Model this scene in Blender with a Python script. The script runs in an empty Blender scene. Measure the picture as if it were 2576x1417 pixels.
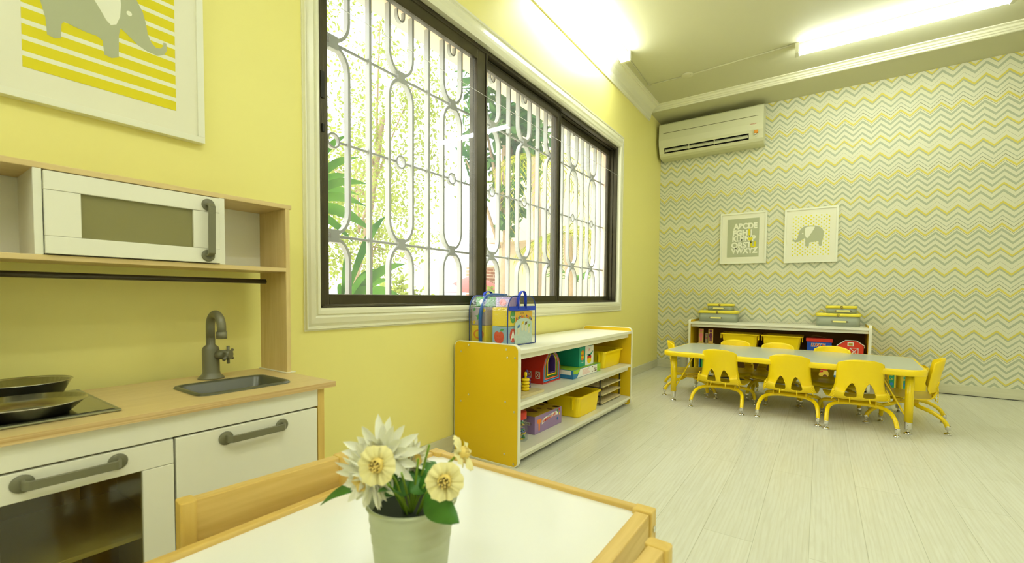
import bpy, bmesh, math, random
from mathutils import Vector, Matrix
PI = math.pi
S = bpy.context.scene
COL = S.collection
# ------------------------------------------------------------------ camera
cam_d = bpy.data.cameras.new('camera')
cam = bpy.data.objects.new('camera', cam_d); COL.objects.link(cam); S.camera = cam
CAM = Vector((1.60777, 0.0, 0.84))
pitch, yaw, roll = -3.79241973e-02, 6.02388094e-01, 7.96525979e-03
Fw = Vector((-math.sin(yaw)*math.cos(pitch), math.cos(yaw)*math.cos(pitch), math.sin(pitch)))
Rt = Vector((math.cos(yaw), math.sin(yaw), 0)); Up = Rt.cross(Fw)
R1 = Rt*math.cos(roll) + Up*math.sin(roll); U1 = Up*math.cos(roll) - Rt*math.sin(roll)
M = Matrix((R1, U1, -Fw)).transposed().to_4x4(); M.translation = CAM
cam.matrix_world = M
cam_d.sensor_width = 36; cam_d.lens = 1126.0*36/2576; cam_d.shift_y = 78.24/2576
cam_d.clip_start = 0.02; cam_d.clip_end = 200
cam_d.dof.use_dof = True; cam_d.dof.focus_distance = 3.0; cam_d.dof.aperture_fstop = 5.6
# ------------------------------------------------------------------ sky and sun
W = bpy.data.worlds.new('World'); S.world = W; W.use_nodes = True
wn = W.node_tree.nodes; wl = W.node_tree.links; wn.clear()
sky = wn.new('ShaderNodeTexSky'); sky.sky_type = 'NISHITA'; sky.sun_disc = False
sky.sun_elevation = math.radians(60); sky.sun_rotation = math.radians(200); sky.air_density = 1.0; sky.dust_density = 4.0
hsv = wn.new('ShaderNodeHueSaturation'); hsv.inputs['Saturation'].default_value = 0.2; hsv.inputs['Value'].default_value = 1.0
bg = wn.new('ShaderNodeBackground'); bg.inputs[1].default_value = 1.0
wo = wn.new('ShaderNodeOutputWorld')
wl.new(sky.outputs[0], hsv.inputs['Color']); ad = wn.new('ShaderNodeMixRGB'); ad.blend_type = 'ADD'; ad.inputs[0].default_value = 1.0; ad.inputs[2].default_value = (1.5, 1.55, 1.5, 1); wl.new(hsv.outputs[0], ad.inputs[1]); wl.new(ad.outputs[0], bg.inputs[0]); wl.new(bg.outputs[0], wo.inputs[0])
SKY_STRENGTH = 0.55; bg.inputs[1].default_value = SKY_STRENGTH
sd = bpy.data.lights.new('sun', 'SUN'); sd.energy = 1.7; sd.angle = 0.01; sd.color = (1, .97, .9)
so = bpy.data.objects.new('sun', sd); COL.objects.link(so)
so.rotation_euler = Vector((-0.5, 0.35, -0.85)).to_track_quat('-Z', 'Y').to_euler(); so.location = (-3, -3, 9)
# daylight entering through the window (portal: guides the sky light, gives none itself)
pd = bpy.data.lights.new('window_portal', 'AREA'); pd.shape = 'RECTANGLE'; pd.size = 1.5; pd.size_y = 3.1; pd.cycles.is_portal = True
po = bpy.data.objects.new('window_portal', pd); COL.objects.link(po); po.location = (-.25, 2.55, 1.51); po.rotation_euler = (0, -PI/2, 0)
# ------------------------------------------------------------------ exposure
S.view_settings.view_transform = 'Standard'; S.view_settings.look = 'None'
S.view_settings.exposure = 0.42; S.view_settings.gamma = 1.0; S.view_settings.use_curve_mapping = False
S.cycles.use_denoising = True
S.cycles.max_bounces = 7; S.cycles.diffuse_bounces = 4; S.cycles.glossy_bounces = 3; S.cycles.transmission_bounces = 5
S.cycles.transparent_max_bounces = 10; S.cycles.sample_clamp_indirect = 6.0
S.cycles.use_adaptive_sampling = True; S.cycles.adaptive_threshold = 0.02
S.cycles.caustics_reflective = False; S.cycles.caustics_refractive = False
LAMP = (0.94, 1.0, 0.97); LAMP_E = 30.0     # the fluorescent tubes

# ------------------------------------------------------------------ materials
def srgb(r, g, b):
    f = lambda c: (c/12.92 if c <= .04045 else ((c+.055)/1.055)**2.4)
    return (f(r/255), f(g/255), f(b/255), 1)
MATS = {}
def mat(name, col, rough=.5, metal=0., spec=.5, emit=None, es=1., alpha=1., noise=None, coat=0.):
    if name in MATS: return MATS[name]
    m = bpy.data.materials.new(name); m.use_nodes = True; nt = m.node_tree
    b = nt.nodes['Principled BSDF']
    if len(col) == 3: col = tuple(col)+(1,)
    b.inputs['Base Color'].default_value = col; b.inputs['Roughness'].default_value = rough
    b.inputs['Metallic'].default_value = metal; b.inputs['Specular IOR Level'].default_value = spec
    b.inputs['Coat Weight'].default_value = coat
    if emit: b.inputs['Emission Color'].default_value = tuple(emit)+(1,); b.inputs['Emission Strength'].default_value = es
    if alpha < 1: b.inputs['Alpha'].default_value = alpha
    if noise:   # (scale, amount)
        t = nt.nodes.new('ShaderNodeTexNoise'); t.inputs['Scale'].default_value = noise[0]
        tc = nt.nodes.new('ShaderNodeTexCoord'); nt.links.new(tc.outputs['Object'], t.inputs['Vector'])
        mx = nt.nodes.new('ShaderNodeMixRGB'); mx.blend_type = 'MULTIPLY'; mx.inputs[0].default_value = noise[1]
        mx.inputs[1].default_value = col; nt.links.new(t.outputs['Fac'], mx.inputs[2]); nt.links.new(mx.outputs[0], b.inputs['Base Color'])
    MATS[name] = m; return m
def wood(name, c1, c2, axis=1, scale=6., rough=.45, stretch=14., det=3., board=None):
    """procedural grain running along one object axis"""
    if name in MATS: return MATS[name]
    m = bpy.data.materials.new(name); m.use_nodes = True; nt = m.node_tree; N = nt.nodes; L_ = nt.links
    b = N['Principled BSDF']; b.inputs['Roughness'].default_value = rough
    tc = N.new('ShaderNodeTexCoord'); mp = N.new('ShaderNodeMapping')
    sc = [stretch]*3; sc[axis] = 1.0; mp.inputs['Scale'].default_value = sc
    L_.new(tc.outputs['Object'], mp.inputs['Vector'])
    n = N.new('ShaderNodeTexNoise'); n.inputs['Scale'].default_value = scale; n.inputs['Detail'].default_value = det; n.inputs['Distortion'].default_value = .6
    L_.new(mp.outputs[0], n.inputs['Vector'])
    r = N.new('ShaderNodeValToRGB'); r.color_ramp.elements[0].position = .3; r.color_ramp.elements[1].position = .7
    r.color_ramp.elements[0].color = c1; r.color_ramp.elements[1].color = c2
    L_.new(n.outputs['Fac'], r.inputs[0]); L_.new(r.outputs[0], b.inputs['Base Color'])
    MATS[name] = m; return m

# ------------------------------------------------------------------ mesh builder
class MB:
    def __init__(s): s.v = []; s.f = []; s.m = []; s.sm = []
    def add(s, vs, fs, m=0, smooth=False):
        o = len(s.v); s.v += [Vector(p) for p in vs]
        for f in fs: s.f.append([i+o for i in f]); s.m.append(m); s.sm.append(smooth)
        return s
    def box(s, a, b, m=0):
        x0, y0, z0 = [min(p, q) for p, q in zip(a, b)]; x1, y1, z1 = [max(p, q) for p, q in zip(a, b)]
        return s.add([(x0,y0,z0),(x1,y0,z0),(x1,y1,z0),(x0,y1,z0),(x0,y0,z1),(x1,y0,z1),(x1,y1,z1),(x0,y1,z1)],
                     [(0,3,2,1),(4,5,6,7),(0,1,5,4),(1,2,6,5),(2,3,7,6),(3,0,4,7)], m)
    def obox(s, c, u, v, w, hu, hv, hw, m=0):
        c, u, v, w = Vector(c), Vector(u).normalized(), Vector(v).normalized(), Vector(w).normalized()
        P = [c+u*hu*a+v*hv*b+w*hw*d for d in (-1, 1) for a, b in ((-1,-1),(1,-1),(1,1),(-1,1))]
        return s.add(P, [(0,3,2,1),(4,5,6,7),(0,1,5,4),(1,2,6,5),(2,3,7,6),(3,0,4,7)], m)
    def rings(s, R, m=0, smooth=True, cap=True, close=False):
        n = len(R[0]); o = len(s.v)
        for r in R: s.v += [Vector(p) for p in r]
        K = len(R)
        for i in range(K if close else K-1):
            a = o+i*n; b = o+((i+1) % K)*n
            for j in range(n):
                s.f.append([a+j, a+(j+1) % n, b+(j+1) % n, b+j]); s.m.append(m); s.sm.append(smooth)
        if cap and not close:
            s.f.append([o+j for j in range(n)][::-1]); s.m.append(m); s.sm.append(False)
            s.f.append([o+(K-1)*n+j for j in range(n)]); s.m.append(m); s.sm.append(False)
        return s
    def tube(s, pts, r, n=10, m=0, close=False, cap=True):
        pts = [Vector(p) for p in pts]; K = len(pts); rr = r if isinstance(r, (list, tuple)) else [r]*K
        T = []
        for i in range(K):
            if close: t = pts[(i+1) % K]-pts[i-1]
            else: t = pts[min(i+1, K-1)]-pts[max(i-1, 0)]
            T.append(t.normalized())
        ref = Vector((0, 0, 1)) if abs(T[0].z) < .9 else Vector((1, 0, 0))
        u = T[0].cross(ref).normalized(); R = []
        for i in range(K):
            u = (u - T[i]*u.dot(T[i])).normalized(); w = T[i].cross(u)
            R.append([pts[i]+(u*math.cos(2*PI*j/n)+w*math.sin(2*PI*j/n))*rr[i] for j in range(n)])
        return s.rings(R, m, True, cap, close)
    def cyl(s, a, b, r0, r1=None, n=20, m=0): return s.tube([a, b], [r0, r0 if r1 is None else r1], n, m)
    def lathe(s, prof, c=(0,0,0), n=28, m=0, ax=None, cap=False):
        c = Vector(c); w = Vector(ax or (0,0,1)).normalized()
        u = w.cross(Vector((0,1,0)) if abs(w.y) < .9 else Vector((1,0,0))).normalized(); v = w.cross(u)
        return s.rings([[c+w*z+(u*math.cos(2*PI*j/n)+v*math.sin(2*PI*j/n))*max(r, 1e-5) for j in range(n)] for r, z in prof], m, True, cap)
    def prism(s, pts, org, u, v, d, m=0, m2=None):
        """polygon pts (a,b) in the plane org+a*u+b*v, extruded by vector d"""
        org, u, v, d = Vector(org), Vector(u), Vector(v), Vector(d)
        A = [org+u*a+v*b for a, b in pts]; n = len(A)
        s.add(A+[p+d for p in A], [list(range(n))[::-1], list(range(n, 2*n))]+[(i, (i+1) % n, (i+1) % n+n, i+n) for i in range(n)], m)
        return s
    def sheet(s, pts, org, u, v, m=0):
        org, u, v = Vector(org), Vector(u), Vector(v)
        return s.add([org+u*a+v*b for a, b in pts], [list(range(len(pts)))], m)
    def sphere(s, c, r, n=12, k=8, m=0, sc=(1,1,1)):
        c = Vector(c)
        R = [[c+Vector((math.cos(2*PI*j/n)*math.sin(PI*i/k)*sc[0], math.sin(2*PI*j/n)*math.sin(PI*i/k)*sc[1], math.cos(PI*i/k)*sc[2]))*r for j in range(n)] for i in range(k+1)]
        return s.rings(R, m, True, False)
    def text(s, body, size, org, u, v, m=0, lift=.0004, align='LEFT', shear=0, sx=1., offset=0.):
        org, u, v = Vector(org), Vector(u).normalized(), Vector(v).normalized(); w = u.cross(v)
        cu = bpy.data.curves.new('t', 'FONT'); cu.body = body; cu.size = size; cu.align_x = align; cu.shear = shear; cu.offset = offset; cu.extrude = lift/2
        ob = bpy.data.objects.new('t', cu); me = bpy.data.meshes.new_from_object(ob)
        s.add([org+u*q.co.x*sx+v*q.co.y+w*(q.co.z+lift*.5) for q in me.vertices], [list(p.vertices) for p in me.polygons], m)
        bpy.data.objects.remove(ob); bpy.data.curves.remove(cu); bpy.data.meshes.remove(me); return s
    def build(s, name, mats, parent=None, bev=0, seg=2, label=None, local=False, solid=0, sub=0, edges=None):
        off = Vector((0,0,0))
        p = parent
        while p is not None and not local:
            off += Vector(p.get('_o', (0,0,0))); p = p.parent
        me = bpy.data.meshes.new(name)
        me.from_pydata([tuple(q-off) for q in s.v], [], s.f)
        for mm in (mats if isinstance(mats, (list, tuple)) else [mats]): me.materials.append(mm)
        me.polygons.foreach_set('material_index', s.m); me.polygons.foreach_set('use_smooth', s.sm)
        me.update()
        bm = bmesh.new(); bm.from_mesh(me); bmesh.ops.recalc_face_normals(bm, faces=bm.faces); bm.to_mesh(me); bm.free()
        o = bpy.data.objects.new(name, me); COL.objects.link(o)
        if parent is not None: o.parent = parent
        if solid: k = o.modifiers.new('solid', 'SOLIDIFY'); k.thickness = solid; k.offset = 0
        if bev:
            k = o.modifiers.new('bevel', 'BEVEL'); k.width = bev; k.segments = seg; k.limit_method = 'ANGLE'; k.angle_limit = math.radians(40); k.harden_normals = False
        if sub: k = o.modifiers.new('sub', 'SUBSURF'); k.levels = sub; k.render_levels = sub
        if label: o['label'] = label
        return o
def thing(name, label, cat, loc=(0,0,0), rotz=0., group=None, kind=None):
    o = bpy.data.objects.new(name, None); COL.objects.link(o); o.empty_display_size = .05
    o.location = loc; o.rotation_euler = (0, 0, rotz); o['_o'] = list(loc)
    if kind: o['kind'] = kind
    if label: o['label'] = label
    if cat: o['category'] = cat
    if group: o['group'] = group
    return o
def tag(o, label, cat, group=None, kind=None):
    o['label'] = label; o['category'] = cat
    if group: o['group'] = group
    if kind: o['kind'] = kind
    return o
def struct(o): o['kind'] = 'structure'; return o
def dup(root, loc, rotz, label=None, group=None):
    def cp(o, par):
        c = o.copy(); COL.objects.link(c); c.parent = par
        for ch in list(o.children): cp(ch, c)
        return c
    r = cp(root, None); r.location = loc; r.rotation_euler = (0, 0, rotz)
    if label: r['label'] = label
    if group: r['group'] = group
    return r
def arc(c, r, a0, a1, n, u=(1,0,0), v=(0,0,1)):
    c, u, v = Vector(c), Vector(u), Vector(v)
    return [c+u*r*math.cos(a0+(a1-a0)*i/n)+v*r*math.sin(a0+(a1-a0)*i/n) for i in range(n+1)]
def rrect(x0, y0, x1, y1, r, n=5):
    o = []
    for cx, cy, a in ((x1-r, y0+r, -PI/2), (x1-r, y1-r, 0), (x0+r, y1-r, PI/2), (x0+r, y0+r, PI)):
        o += [(cx+r*math.cos(a+PI/2*i/n), cy+r*math.sin(a+PI/2*i/n)) for i in range(n+1)]
    return o
def smooth_path(pts, n=6):
    """catmull-rom through pts"""
    P = [Vector(p) for p in pts]; P = [P[0]*2-P[1]]+P+[P[-1]*2-P[-2]]; out = []
    for i in range(1, len(P)-2):
        for k in range(n):
            t = k/n; a, b, c, d = P[i-1:i+3]
            out.append(.5*((2*b)+(c-a)*t+(2*a-5*b+4*c-d)*t*t+(3*b-a-3*c+d)*t**3))
    out.append(P[-2]); return out

# ------------------------------------------------------------------ shared materials
yel_wall = mat('yellow_wall_paint', srgb(245, 236, 142), .45, noise=(1.5, .03))
white_paint = mat('white_gloss_paint', srgb(238, 236, 205), .22)
ceil_paint = mat('white_ceiling_paint', srgb(204, 202, 166), .7)
white_lam = mat('white_laminate', srgb(240, 238, 215), .35)
alu = mat('dark_bronze_aluminium', srgb(78, 72, 50), .38, .6, noise=(20, .35))
alu2 = mat('worn_bronze_aluminium', srgb(150, 142, 110), .35, .5, noise=(30, .4))
yellow_pl = mat('yellow_plastic', (.93, .68, .0, 1), .38)
yellow_mt = mat('yellow_enamel', (.88, .64, .002, 1), .25)
chrome = mat('chrome', (.75, .74, .68), .12, 1.)
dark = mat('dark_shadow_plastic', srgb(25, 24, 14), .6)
birch = wood('birch_veneer', srgb(212, 186, 124), srgb(222, 198, 138), 1, 5, .4)
birch_z = wood('birch_veneer_upright', srgb(208, 182, 116), srgb(220, 196, 132), 2, 5, .4)
pine = wood('pine', srgb(204, 168, 84), srgb(220, 188, 108), 1, 4, .42)
pine_x = wood('pine_cross', srgb(206, 172, 90), srgb(222, 190, 112), 0, 4, .42)
pine_z = wood('pine_upright', srgb(210, 174, 84), srgb(222, 190, 100), 2, 4, .42)
ply = wood('plywood_edge', srgb(184, 148, 86), srgb(226, 200, 142), 1, 2.5, .5, 90, 2)
grey_pl = mat('grey_green_plastic', srgb(112, 110, 82), .38)

# ------------------------------------------------------------------ room shell
L = 5.44034; BY = 5.026; BZ = 2.875; CZ = 2.935; XR = 4.3; YB = -2.6
wy0, wy1, wz0, wz1 = 1.018, 4.08, .786, 2.242
def floor_mat():
    m = bpy.data.materials.new('pale_wood_laminate'); m.use_nodes = True; nt = m.node_tree; N = nt.nodes; K = nt.links
    b = N['Principled BSDF']; b.inputs['Roughness'].default_value = .28
    tc = N.new('ShaderNodeTexCoord')
    mp = N.new('ShaderNodeMapping'); mp.inputs['Rotation'].default_value = (0, 0, PI/2); K.new(tc.outputs['Object'], mp.inputs[0])
    br = N.new('ShaderNodeTexBrick'); br.inputs['Scale'].default_value = 1; br.inputs['Brick Width'].default_value = 1.25; br.inputs['Row Height'].default_value = .16
    br.inputs['Mortar Size'].default_value = .0012; br.inputs['Mortar Smooth'].default_value = .3; br.offset = .37
    br.inputs['Color1'].default_value = srgb(226, 226, 208); br.inputs['Color2'].default_value = srgb(219, 219, 200); br.inputs['Mortar'].default_value = srgb(190, 190, 164)
    K.new(mp.outputs[0], br.inputs['Vector'])
    mp2 = N.new('ShaderNodeMapping'); mp2.inputs['Scale'].default_value = (16, 1.1, 1); K.new(tc.outputs['Object'], mp2.inputs[0])
    n = N.new('ShaderNodeTexNoise'); n.inputs['Scale'].default_value = 3; n.inputs['Detail'].default_value = 6; n.inputs['Distortion'].default_value = 1.6; K.new(mp2.outputs[0], n.inputs['Vector'])
    wv = N.new('ShaderNodeTexWave'); wv.inputs['Scale'].default_value = 6; wv.inputs['Distortion'].default_value = 9; wv.inputs['Detail'].default_value = 2; wv.inputs['Detail Scale'].default_value = .6
    mp3 = N.new('ShaderNodeMapping'); mp3.inputs['Scale'].default_value = (3.4, .35, 1); K.new(tc.outputs['Object'], mp3.inputs[0]); K.new(mp3.outputs[0], wv.inputs['Vector'])
    r = N.new('ShaderNodeValToRGB'); r.color_ramp.elements[0].position = .35; r.color_ramp.elements[0].color = (.86, .84, .78, 1); r.color_ramp.elements[1].position = .6; r.color_ramp.elements[1].color = (1, 1, 1, 1)
    K.new(n.outputs['Fac'], r.inputs[0])
    r2 = N.new('ShaderNodeValToRGB'); r2.color_ramp.elements[0].color = (.91, .89, .83, 1); r2.color_ramp.elements[1].position = .45; r2.color_ramp.elements[1].color = (1, 1, 1, 1); K.new(wv.outputs['Fac'], r2.inputs[0])
    m1 = N.new('ShaderNodeMixRGB'); m1.blend_type = 'MULTIPLY'; m1.inputs[0].default_value = .55; K.new(br.outputs['Color'], m1.inputs[1]); K.new(r.outputs[0], m1.inputs[2])
    m2 = N.new('ShaderNodeMixRGB'); m2.blend_type = 'MULTIPLY'; m2.inputs[0].default_value = .55; K.new(m1.outputs[0], m2.inputs[1]); K.new(r2.outputs[0], m2.inputs[2])
    K.new(m2.outputs[0], b.inputs['Base Color'])
    return m
def chevron_mat():
    m = bpy.data.materials.new('chevron_wallpaper'); m.use_nodes = True; nt = m.node_tree; N = nt.nodes; K = nt.links
    b = N['Principled BSDF']; b.inputs['Roughness'].default_value = .6
    tc = N.new('ShaderNodeTexCoord'); sx = N.new('ShaderNodeSeparateXYZ'); K.new(tc.outputs['Object'], sx.inputs[0])
    def math_(op, a, bb=None, c=None):
        n = N.new('ShaderNodeMath'); n.operation = op
        for i, q in enumerate((a, bb, c)):
            if q is None: continue
            if hasattr(q, 'is_output'): K.new(q, n.inputs[i])
            else: n.inputs[i].default_value = q
        return n.outputs[0]
    # triangle wave: 0 at the peaks, .067 at the troughs
    t = math_('PINGPONG', math_('ADD', sx.outputs[0], -2.03+.1362*40), .0681)
    drop = math_('MULTIPLY', t, .067/.0681)
    d = math_('SUBTRACT', math_('SUBTRACT', 2.031+.545*8, sx.outputs[2]), drop)
    f = math_('DIVIDE', math_('MODULO', d, .545), .545)
    r = N.new('ShaderNodeValToRGB'); cr = r.color_ramp; cr.interpolation = 'CONSTANT'
    C = srgb(220, 219, 188); Y = srgb(216, 202, 92); G = srgb(176, 182, 150); T = srgb(142, 146, 112)
    st = [(0, Y), (.019, C), (.024, T), (.028, C), (.044, G), (.068, C), (.096, G), (.119, C), (.153, G), (.174, C), (.2055, Y), (.2235, G), (.231, C), (.262, G), (.286, C),
          (.3215, T), (.3255, C), (.360, Y), (.380, G), (.394, C), (.428, G), (.4475, C), (.481, G), (.489, C), (.515, T), (.520, C)]
    while len(cr.elements) > 1: cr.elements.remove(cr.elements[-1])
    cr.elements[0].position = 0; cr.elements[0].color = Y
    for p, c in st[1:]:
        e = cr.elements.new(p/.545); e.color = c
    K.new(f, r.inputs[0]); K.new(r.outputs[0], b.inputs['Base Color'])
    return m
struct(MB().box((-.2, YB-.2, -.1), (XR+.2, L+.2, 0)).build('floor', floor_mat()))
struct(MB().box((-.2, YB-.2, CZ), (XR+.2, BY, CZ+.15)).build('ceiling', ceil_paint))
w = MB()
for (a, b, c, d) in ((YB, 0, wy0, CZ), (wy1, 0, L+.2, CZ), (wy0, 0, wy1, wz0), (wy0, wz1, wy1, CZ)): w.box((-.2, a, b), (0, c, d))
struct(w.build('wall_left', yel_wall))
struct(MB().box((0, L, 0), (XR, L+.2, CZ)).build('wall_end', chevron_mat()))
struct(MB().box((XR, YB, 0), (XR+.2, L+.2, CZ)).build('wall_right', mat('off_white_bounce_paint', srgb(240, 238, 224), .6)))  # unseen wall, made off-white to bounce neutral fill light
struct(MB().box((-.2, YB-.2, 0), (XR+.2, YB, CZ)).build('wall_back', mat('off_white_bounce_paint', srgb(240, 238, 224), .6)))  # also out of view and off-white for the neutral bounce
struct(MB().box((0, BY, BZ), (XR, L, CZ+.15)).build('ceiling_beam', ceil_paint))
base_m = wood('pale_wood_skirting', srgb(206, 204, 170), srgb(216, 214, 182), 1, 4, .4)
base_mx = wood('pale_wood_skirting_cross', srgb(206, 204, 170), srgb(216, 214, 182), 0, 4, .4)
struct(MB().box((0, YB, 0), (.012, L-.012, .09)).build('baseboard_left', base_m, bev=.003))
struct(MB().box((0, L-.012, .0), (XR, L, .09)).build('baseboard_end', base_mx, bev=.003))
# crown moulding along the window wall: flat board, step, cove, bead on the ceiling
prof = [(0, 2.772), (.012, 2.772), (.014, 2.79), (.02, 2.80), (.026, 2.835), (.045, 2.878), (.075, 2.905), (.086, 2.908), (.088, 2.916), (.098, 2.918), (.1, 2.925), (.112, 2.927), (.114, 2.935), (0, 2.935)]
w = MB(); w.add([(x, yy, z) for yy in (YB, 4.966) for x, z in prof], [list(range(14))[::-1], list(range(14, 28))]+[(i, (i+1) % 14, (i+1) % 14+14, i+14) for i in range(14)])
struct(w.build('trim_1', white_paint))
prof = [(5.026, 2.878), (5.02, 2.878), (5.018, 2.89), (5.008, 2.893), (5.005, 2.904), (4.993, 2.908), (4.988, 2.922), (4.966, 2.928), (4.964, 2.935), (5.026, 2.935)]
w = MB(); n = len(prof); w.add([(x, yy, z) for x in (0, XR) for yy, z in prof], [list(range(n))[::-1], list(range(n, 2*n))]+[(i, (i+1) % n, (i+1) % n+n, i+n) for i in range(n)])
struct(w.build('trim_2', white_paint))

# ------------------------------------------------------------------ window
win = thing('window_1', 'wide window of three dark bronze sliding sashes in a moulded white casing', None, (0, wy0, wz0), kind='structure')
# moulded casing swept round the opening: (distance outward, projection)
cp = [(0, -.01), (0, .030), (.012, .034), (.03, .034), (.036, .026), (.05, .030), (.078, .022), (.094, .012), (.098, .018), (.108, .018), (.112, .006), (.118, .006), (.118, 0)]
w = MB(); R = []
for sy, sz, by_, bz_ in ((-1,-1,wy0,wz0), (1,-1,wy1,wz0), (1,1,wy1,wz1), (-1,1,wy0,wz1)):
    R.append([(p, by_+(sy*d*.45-.018 if sy < 0 else sy*d), bz_+sz*d*(.75 if sz < 0 else 1.1)) for d, p in cp])
w.rings(R, 0, False, False, True); w.build('casing', white_paint, win)
w = MB()   # outer frame with tracks
for x0, x1, t in ((-.10, -.07, .030), (-.066, -.036, .026), (-.032, -.002, .022)):
    w.box((x0, wy0, wz1-t), (x1, wy1, wz1)); w.box((x0, wy0, wz0), (x1, wy0+t, wz1)); w.box((x0, wy1-t, wz0), (x1, wy1, wz1)); w.box((x0, wy0, wz0), (x1, wy1, wz0+t*.6))
w.box((-.102, wy0, wz1-.012), (0, wy1, wz1)); w.box((-.102, wy0, wz0), (0, wy0+.01, wz1)); w.box((-.102, wy1-.01, wz0), (0, wy1, wz1)); w.box((-.102, wy0, wz0), (0, wy1, wz0+.008))
w.build('window_frame', alu, win, bev=.0015, seg=1)
glass = bpy.data.materials.new('window_glass'); glass.use_nodes = True; g = glass.node_tree; g.nodes.clear()
gt = g.nodes.new('ShaderNodeBsdfTransparent'); gt.inputs[0].default_value = (.95, .97, .95, 1); gg = g.nodes.new('ShaderNodeBsdfGlossy'); gg.inputs['Roughness'].default_value = .02
gw = g.nodes.new('ShaderNodeLayerWeight'); gw.inputs[0].default_value = .5; gp = g.nodes.new('ShaderNodeMath'); gp.operation = 'POWER'; gp.inputs[1].default_value = 5; gf = g.nodes.new('ShaderNodeMath'); gf.operation = 'MULTIPLY_ADD'; gf.inputs[1].default_value = .8; gf.inputs[2].default_value = .035
g.links.new(gw.outputs['Facing'], gp.inputs[0]); g.links.new(gp.outputs[0], gf.inputs[0]); gm = g.nodes.new('ShaderNodeMixShader'); go = g.nodes.new('ShaderNodeOutputMaterial')
gd = g.nodes.new('ShaderNodeBsdfTranslucent'); gd.inputs[0].default_value = (.9, .92, .88, 1); gm2 = g.nodes.new('ShaderNodeMixShader'); gm2.inputs[0].default_value = .06
g.links.new(gt.outputs[0], gm2.inputs[1]); g.links.new(gd.outputs[0], gm2.inputs[2])
g.links.new(gf.outputs[0], gm.inputs[0]); g.links.new(gm2.outputs[0], gm.inputs[1]); g.links.new(gg.outputs[0], gm.inputs[2]); g.links.new(gm.outputs[0], go.inputs[0])
def sash(x, y0, y1, z0, z1, sl, sr, rb, rt):
    s = MB(); h = .014
    s.box((x-h, y0, z0), (x+h, y0+sl, z1)); s.box((x-h, y1-sr, z0), (x+h, y1, z1))
    s.box((x-h, y0+sl, z0), (x+h, y1-sr, z0+rb)); s.box((x-h, y0+sl, z1-rt), (x+h, y1-sr, z1))
    s.box((x+h, y1-.012, z0), (x+h+.006, y1, z1)); s.box((x+h, y0+sl*.6, z1-.006), (x+h+.004, y1, z1))
    o = s.build('sash', alu, win, bev=.002, seg=1)
    MB().sheet([(y0+sl, z0+rb), (y1-sr, z0+rb), (y1-sr, z1-rt), (y0+sl, z1-rt)], (x, 0, 0), (0, 1, 0), (0, 0, 1)).build('pane', glass, o)
    return o
sa = sash(-.018, wy0+.012, 2.07, wz0+.012, wz1-.02, .028, .085, .042, .062)
sash(-.052, 1.99, 3.02, wz0+.012, wz1-.024, .08, .045, .042, .05)
sash(-.086, 2.985, wy1-.012, wz0+.012, wz1-.028, .045, .04, .042, .045)
lk = MB().box((-.005, wy0+.006, 1.60), (.004, wy0+.022, 1.70)).box((-.005, wy0+.010, 1.47), (.006, wy0+.02, 1.5)); lk.build('latch', dark, sa)
w = MB(); w.tube([(.012, 1.0, 1.972), (.012, 2.5, 1.970), (.012, 4.10, 1.975)], .0011, 6)
tag(w.build('curtain_wire', mat('white_cord', (.85, .85, .8, 1), .5)), 'thin white cord stretched level across the three window sashes', 'cord')

# white iron grille outside the glass
iron = mat('white_painted_iron', srgb(158, 160, 150), .5)
gr = thing('window_grille', 'white painted iron security grille of ovals and bars outside the window', 'grille', (-.14, 1.0, .76))
gx = -.14; P_ = .3755; hw = .0745; zt, zj1, zc, zj2, zb = 2.26, 1.912, 1.5, 1.092, .70
def flat_path(pts, wd=.030, th=.013):
    """flat bar following a path in the plane x = gx; wd is its depth in x"""
    b = MB(); pts = [Vector((gx, p[0], p[1])) for p in pts]; K = len(pts); R = []
    for i in range(K):
        t = (pts[min(i+1, K-1)]-pts[max(i-1, 0)]).normalized(); nrm = Vector((0, -t.z, t.y))
        R.append([pts[i]+Vector((wd/2, 0, 0))+nrm*th/2, pts[i]+Vector((wd/2, 0, 0))-nrm*th/2, pts[i]-Vector((wd/2, 0, 0))-nrm*th/2, pts[i]-Vector((wd/2, 0, 0))+nrm*th/2])
    return b.rings(R, 0, False, True)
for k in range(-1, 9):
    c = 1.168+P_*k
    if 1.0 < c+P_/2 < 4.2: flat_path([(c+P_/2, zb), (c+P_/2, zt)]).build('bar', iron, gr)
    if c < .95 or c > 4.1: continue
    for z0, z1, mode in ((zj1, zt, 'u'), (zj2, zj1, 'o'), (zb, zj2, 'n')):
        hc = .10
        def cap_(zc_, sgn):
            return [(c+hw*math.cos(a), zc_+sgn*hc*math.sin(a)) for a in [PI*i/12 for i in range(13)]]
        if mode == 'u': pts = [(c+hw, zt)]+[(y, z) for y, z in cap_(zj1+hc+.012, -1)]+[(c-hw, zt)]
        elif mode == 'n': pts = [(c+hw, zb)]+[(y, z) for y, z in cap_(zj2-hc-.012, 1)]+[(c-hw, zb)]
        else:
            pts = cap_(zj1-hc-.012, 1)+cap_(zj2+hc+.012, -1)[::-1]; pts.append(pts[0])
        flat_path(pts).build('oval', iron, gr)
    flat_path([(c+.022, zt)]+[(c+.022*math.cos(a), zt-.045-.03*math.sin(a)) for a in [PI*i/8 for i in range(9)]]+[(c-.022, zt)], .022, .008).build('hook', iron, gr)
    for zj in (zj1, zj2): MB().box((gx-.016, c-.022, zj-.028), (gx+.016, c+.022, zj+.028)).build('collar', iron, gr, bev=.003)
    flat_path([(c+.028*math.cos(a), zc+.030*math.sin(a)) for a in [2*PI*i/16 for i in range(17)]], .02, .008).build('ring', iron, gr)
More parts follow.
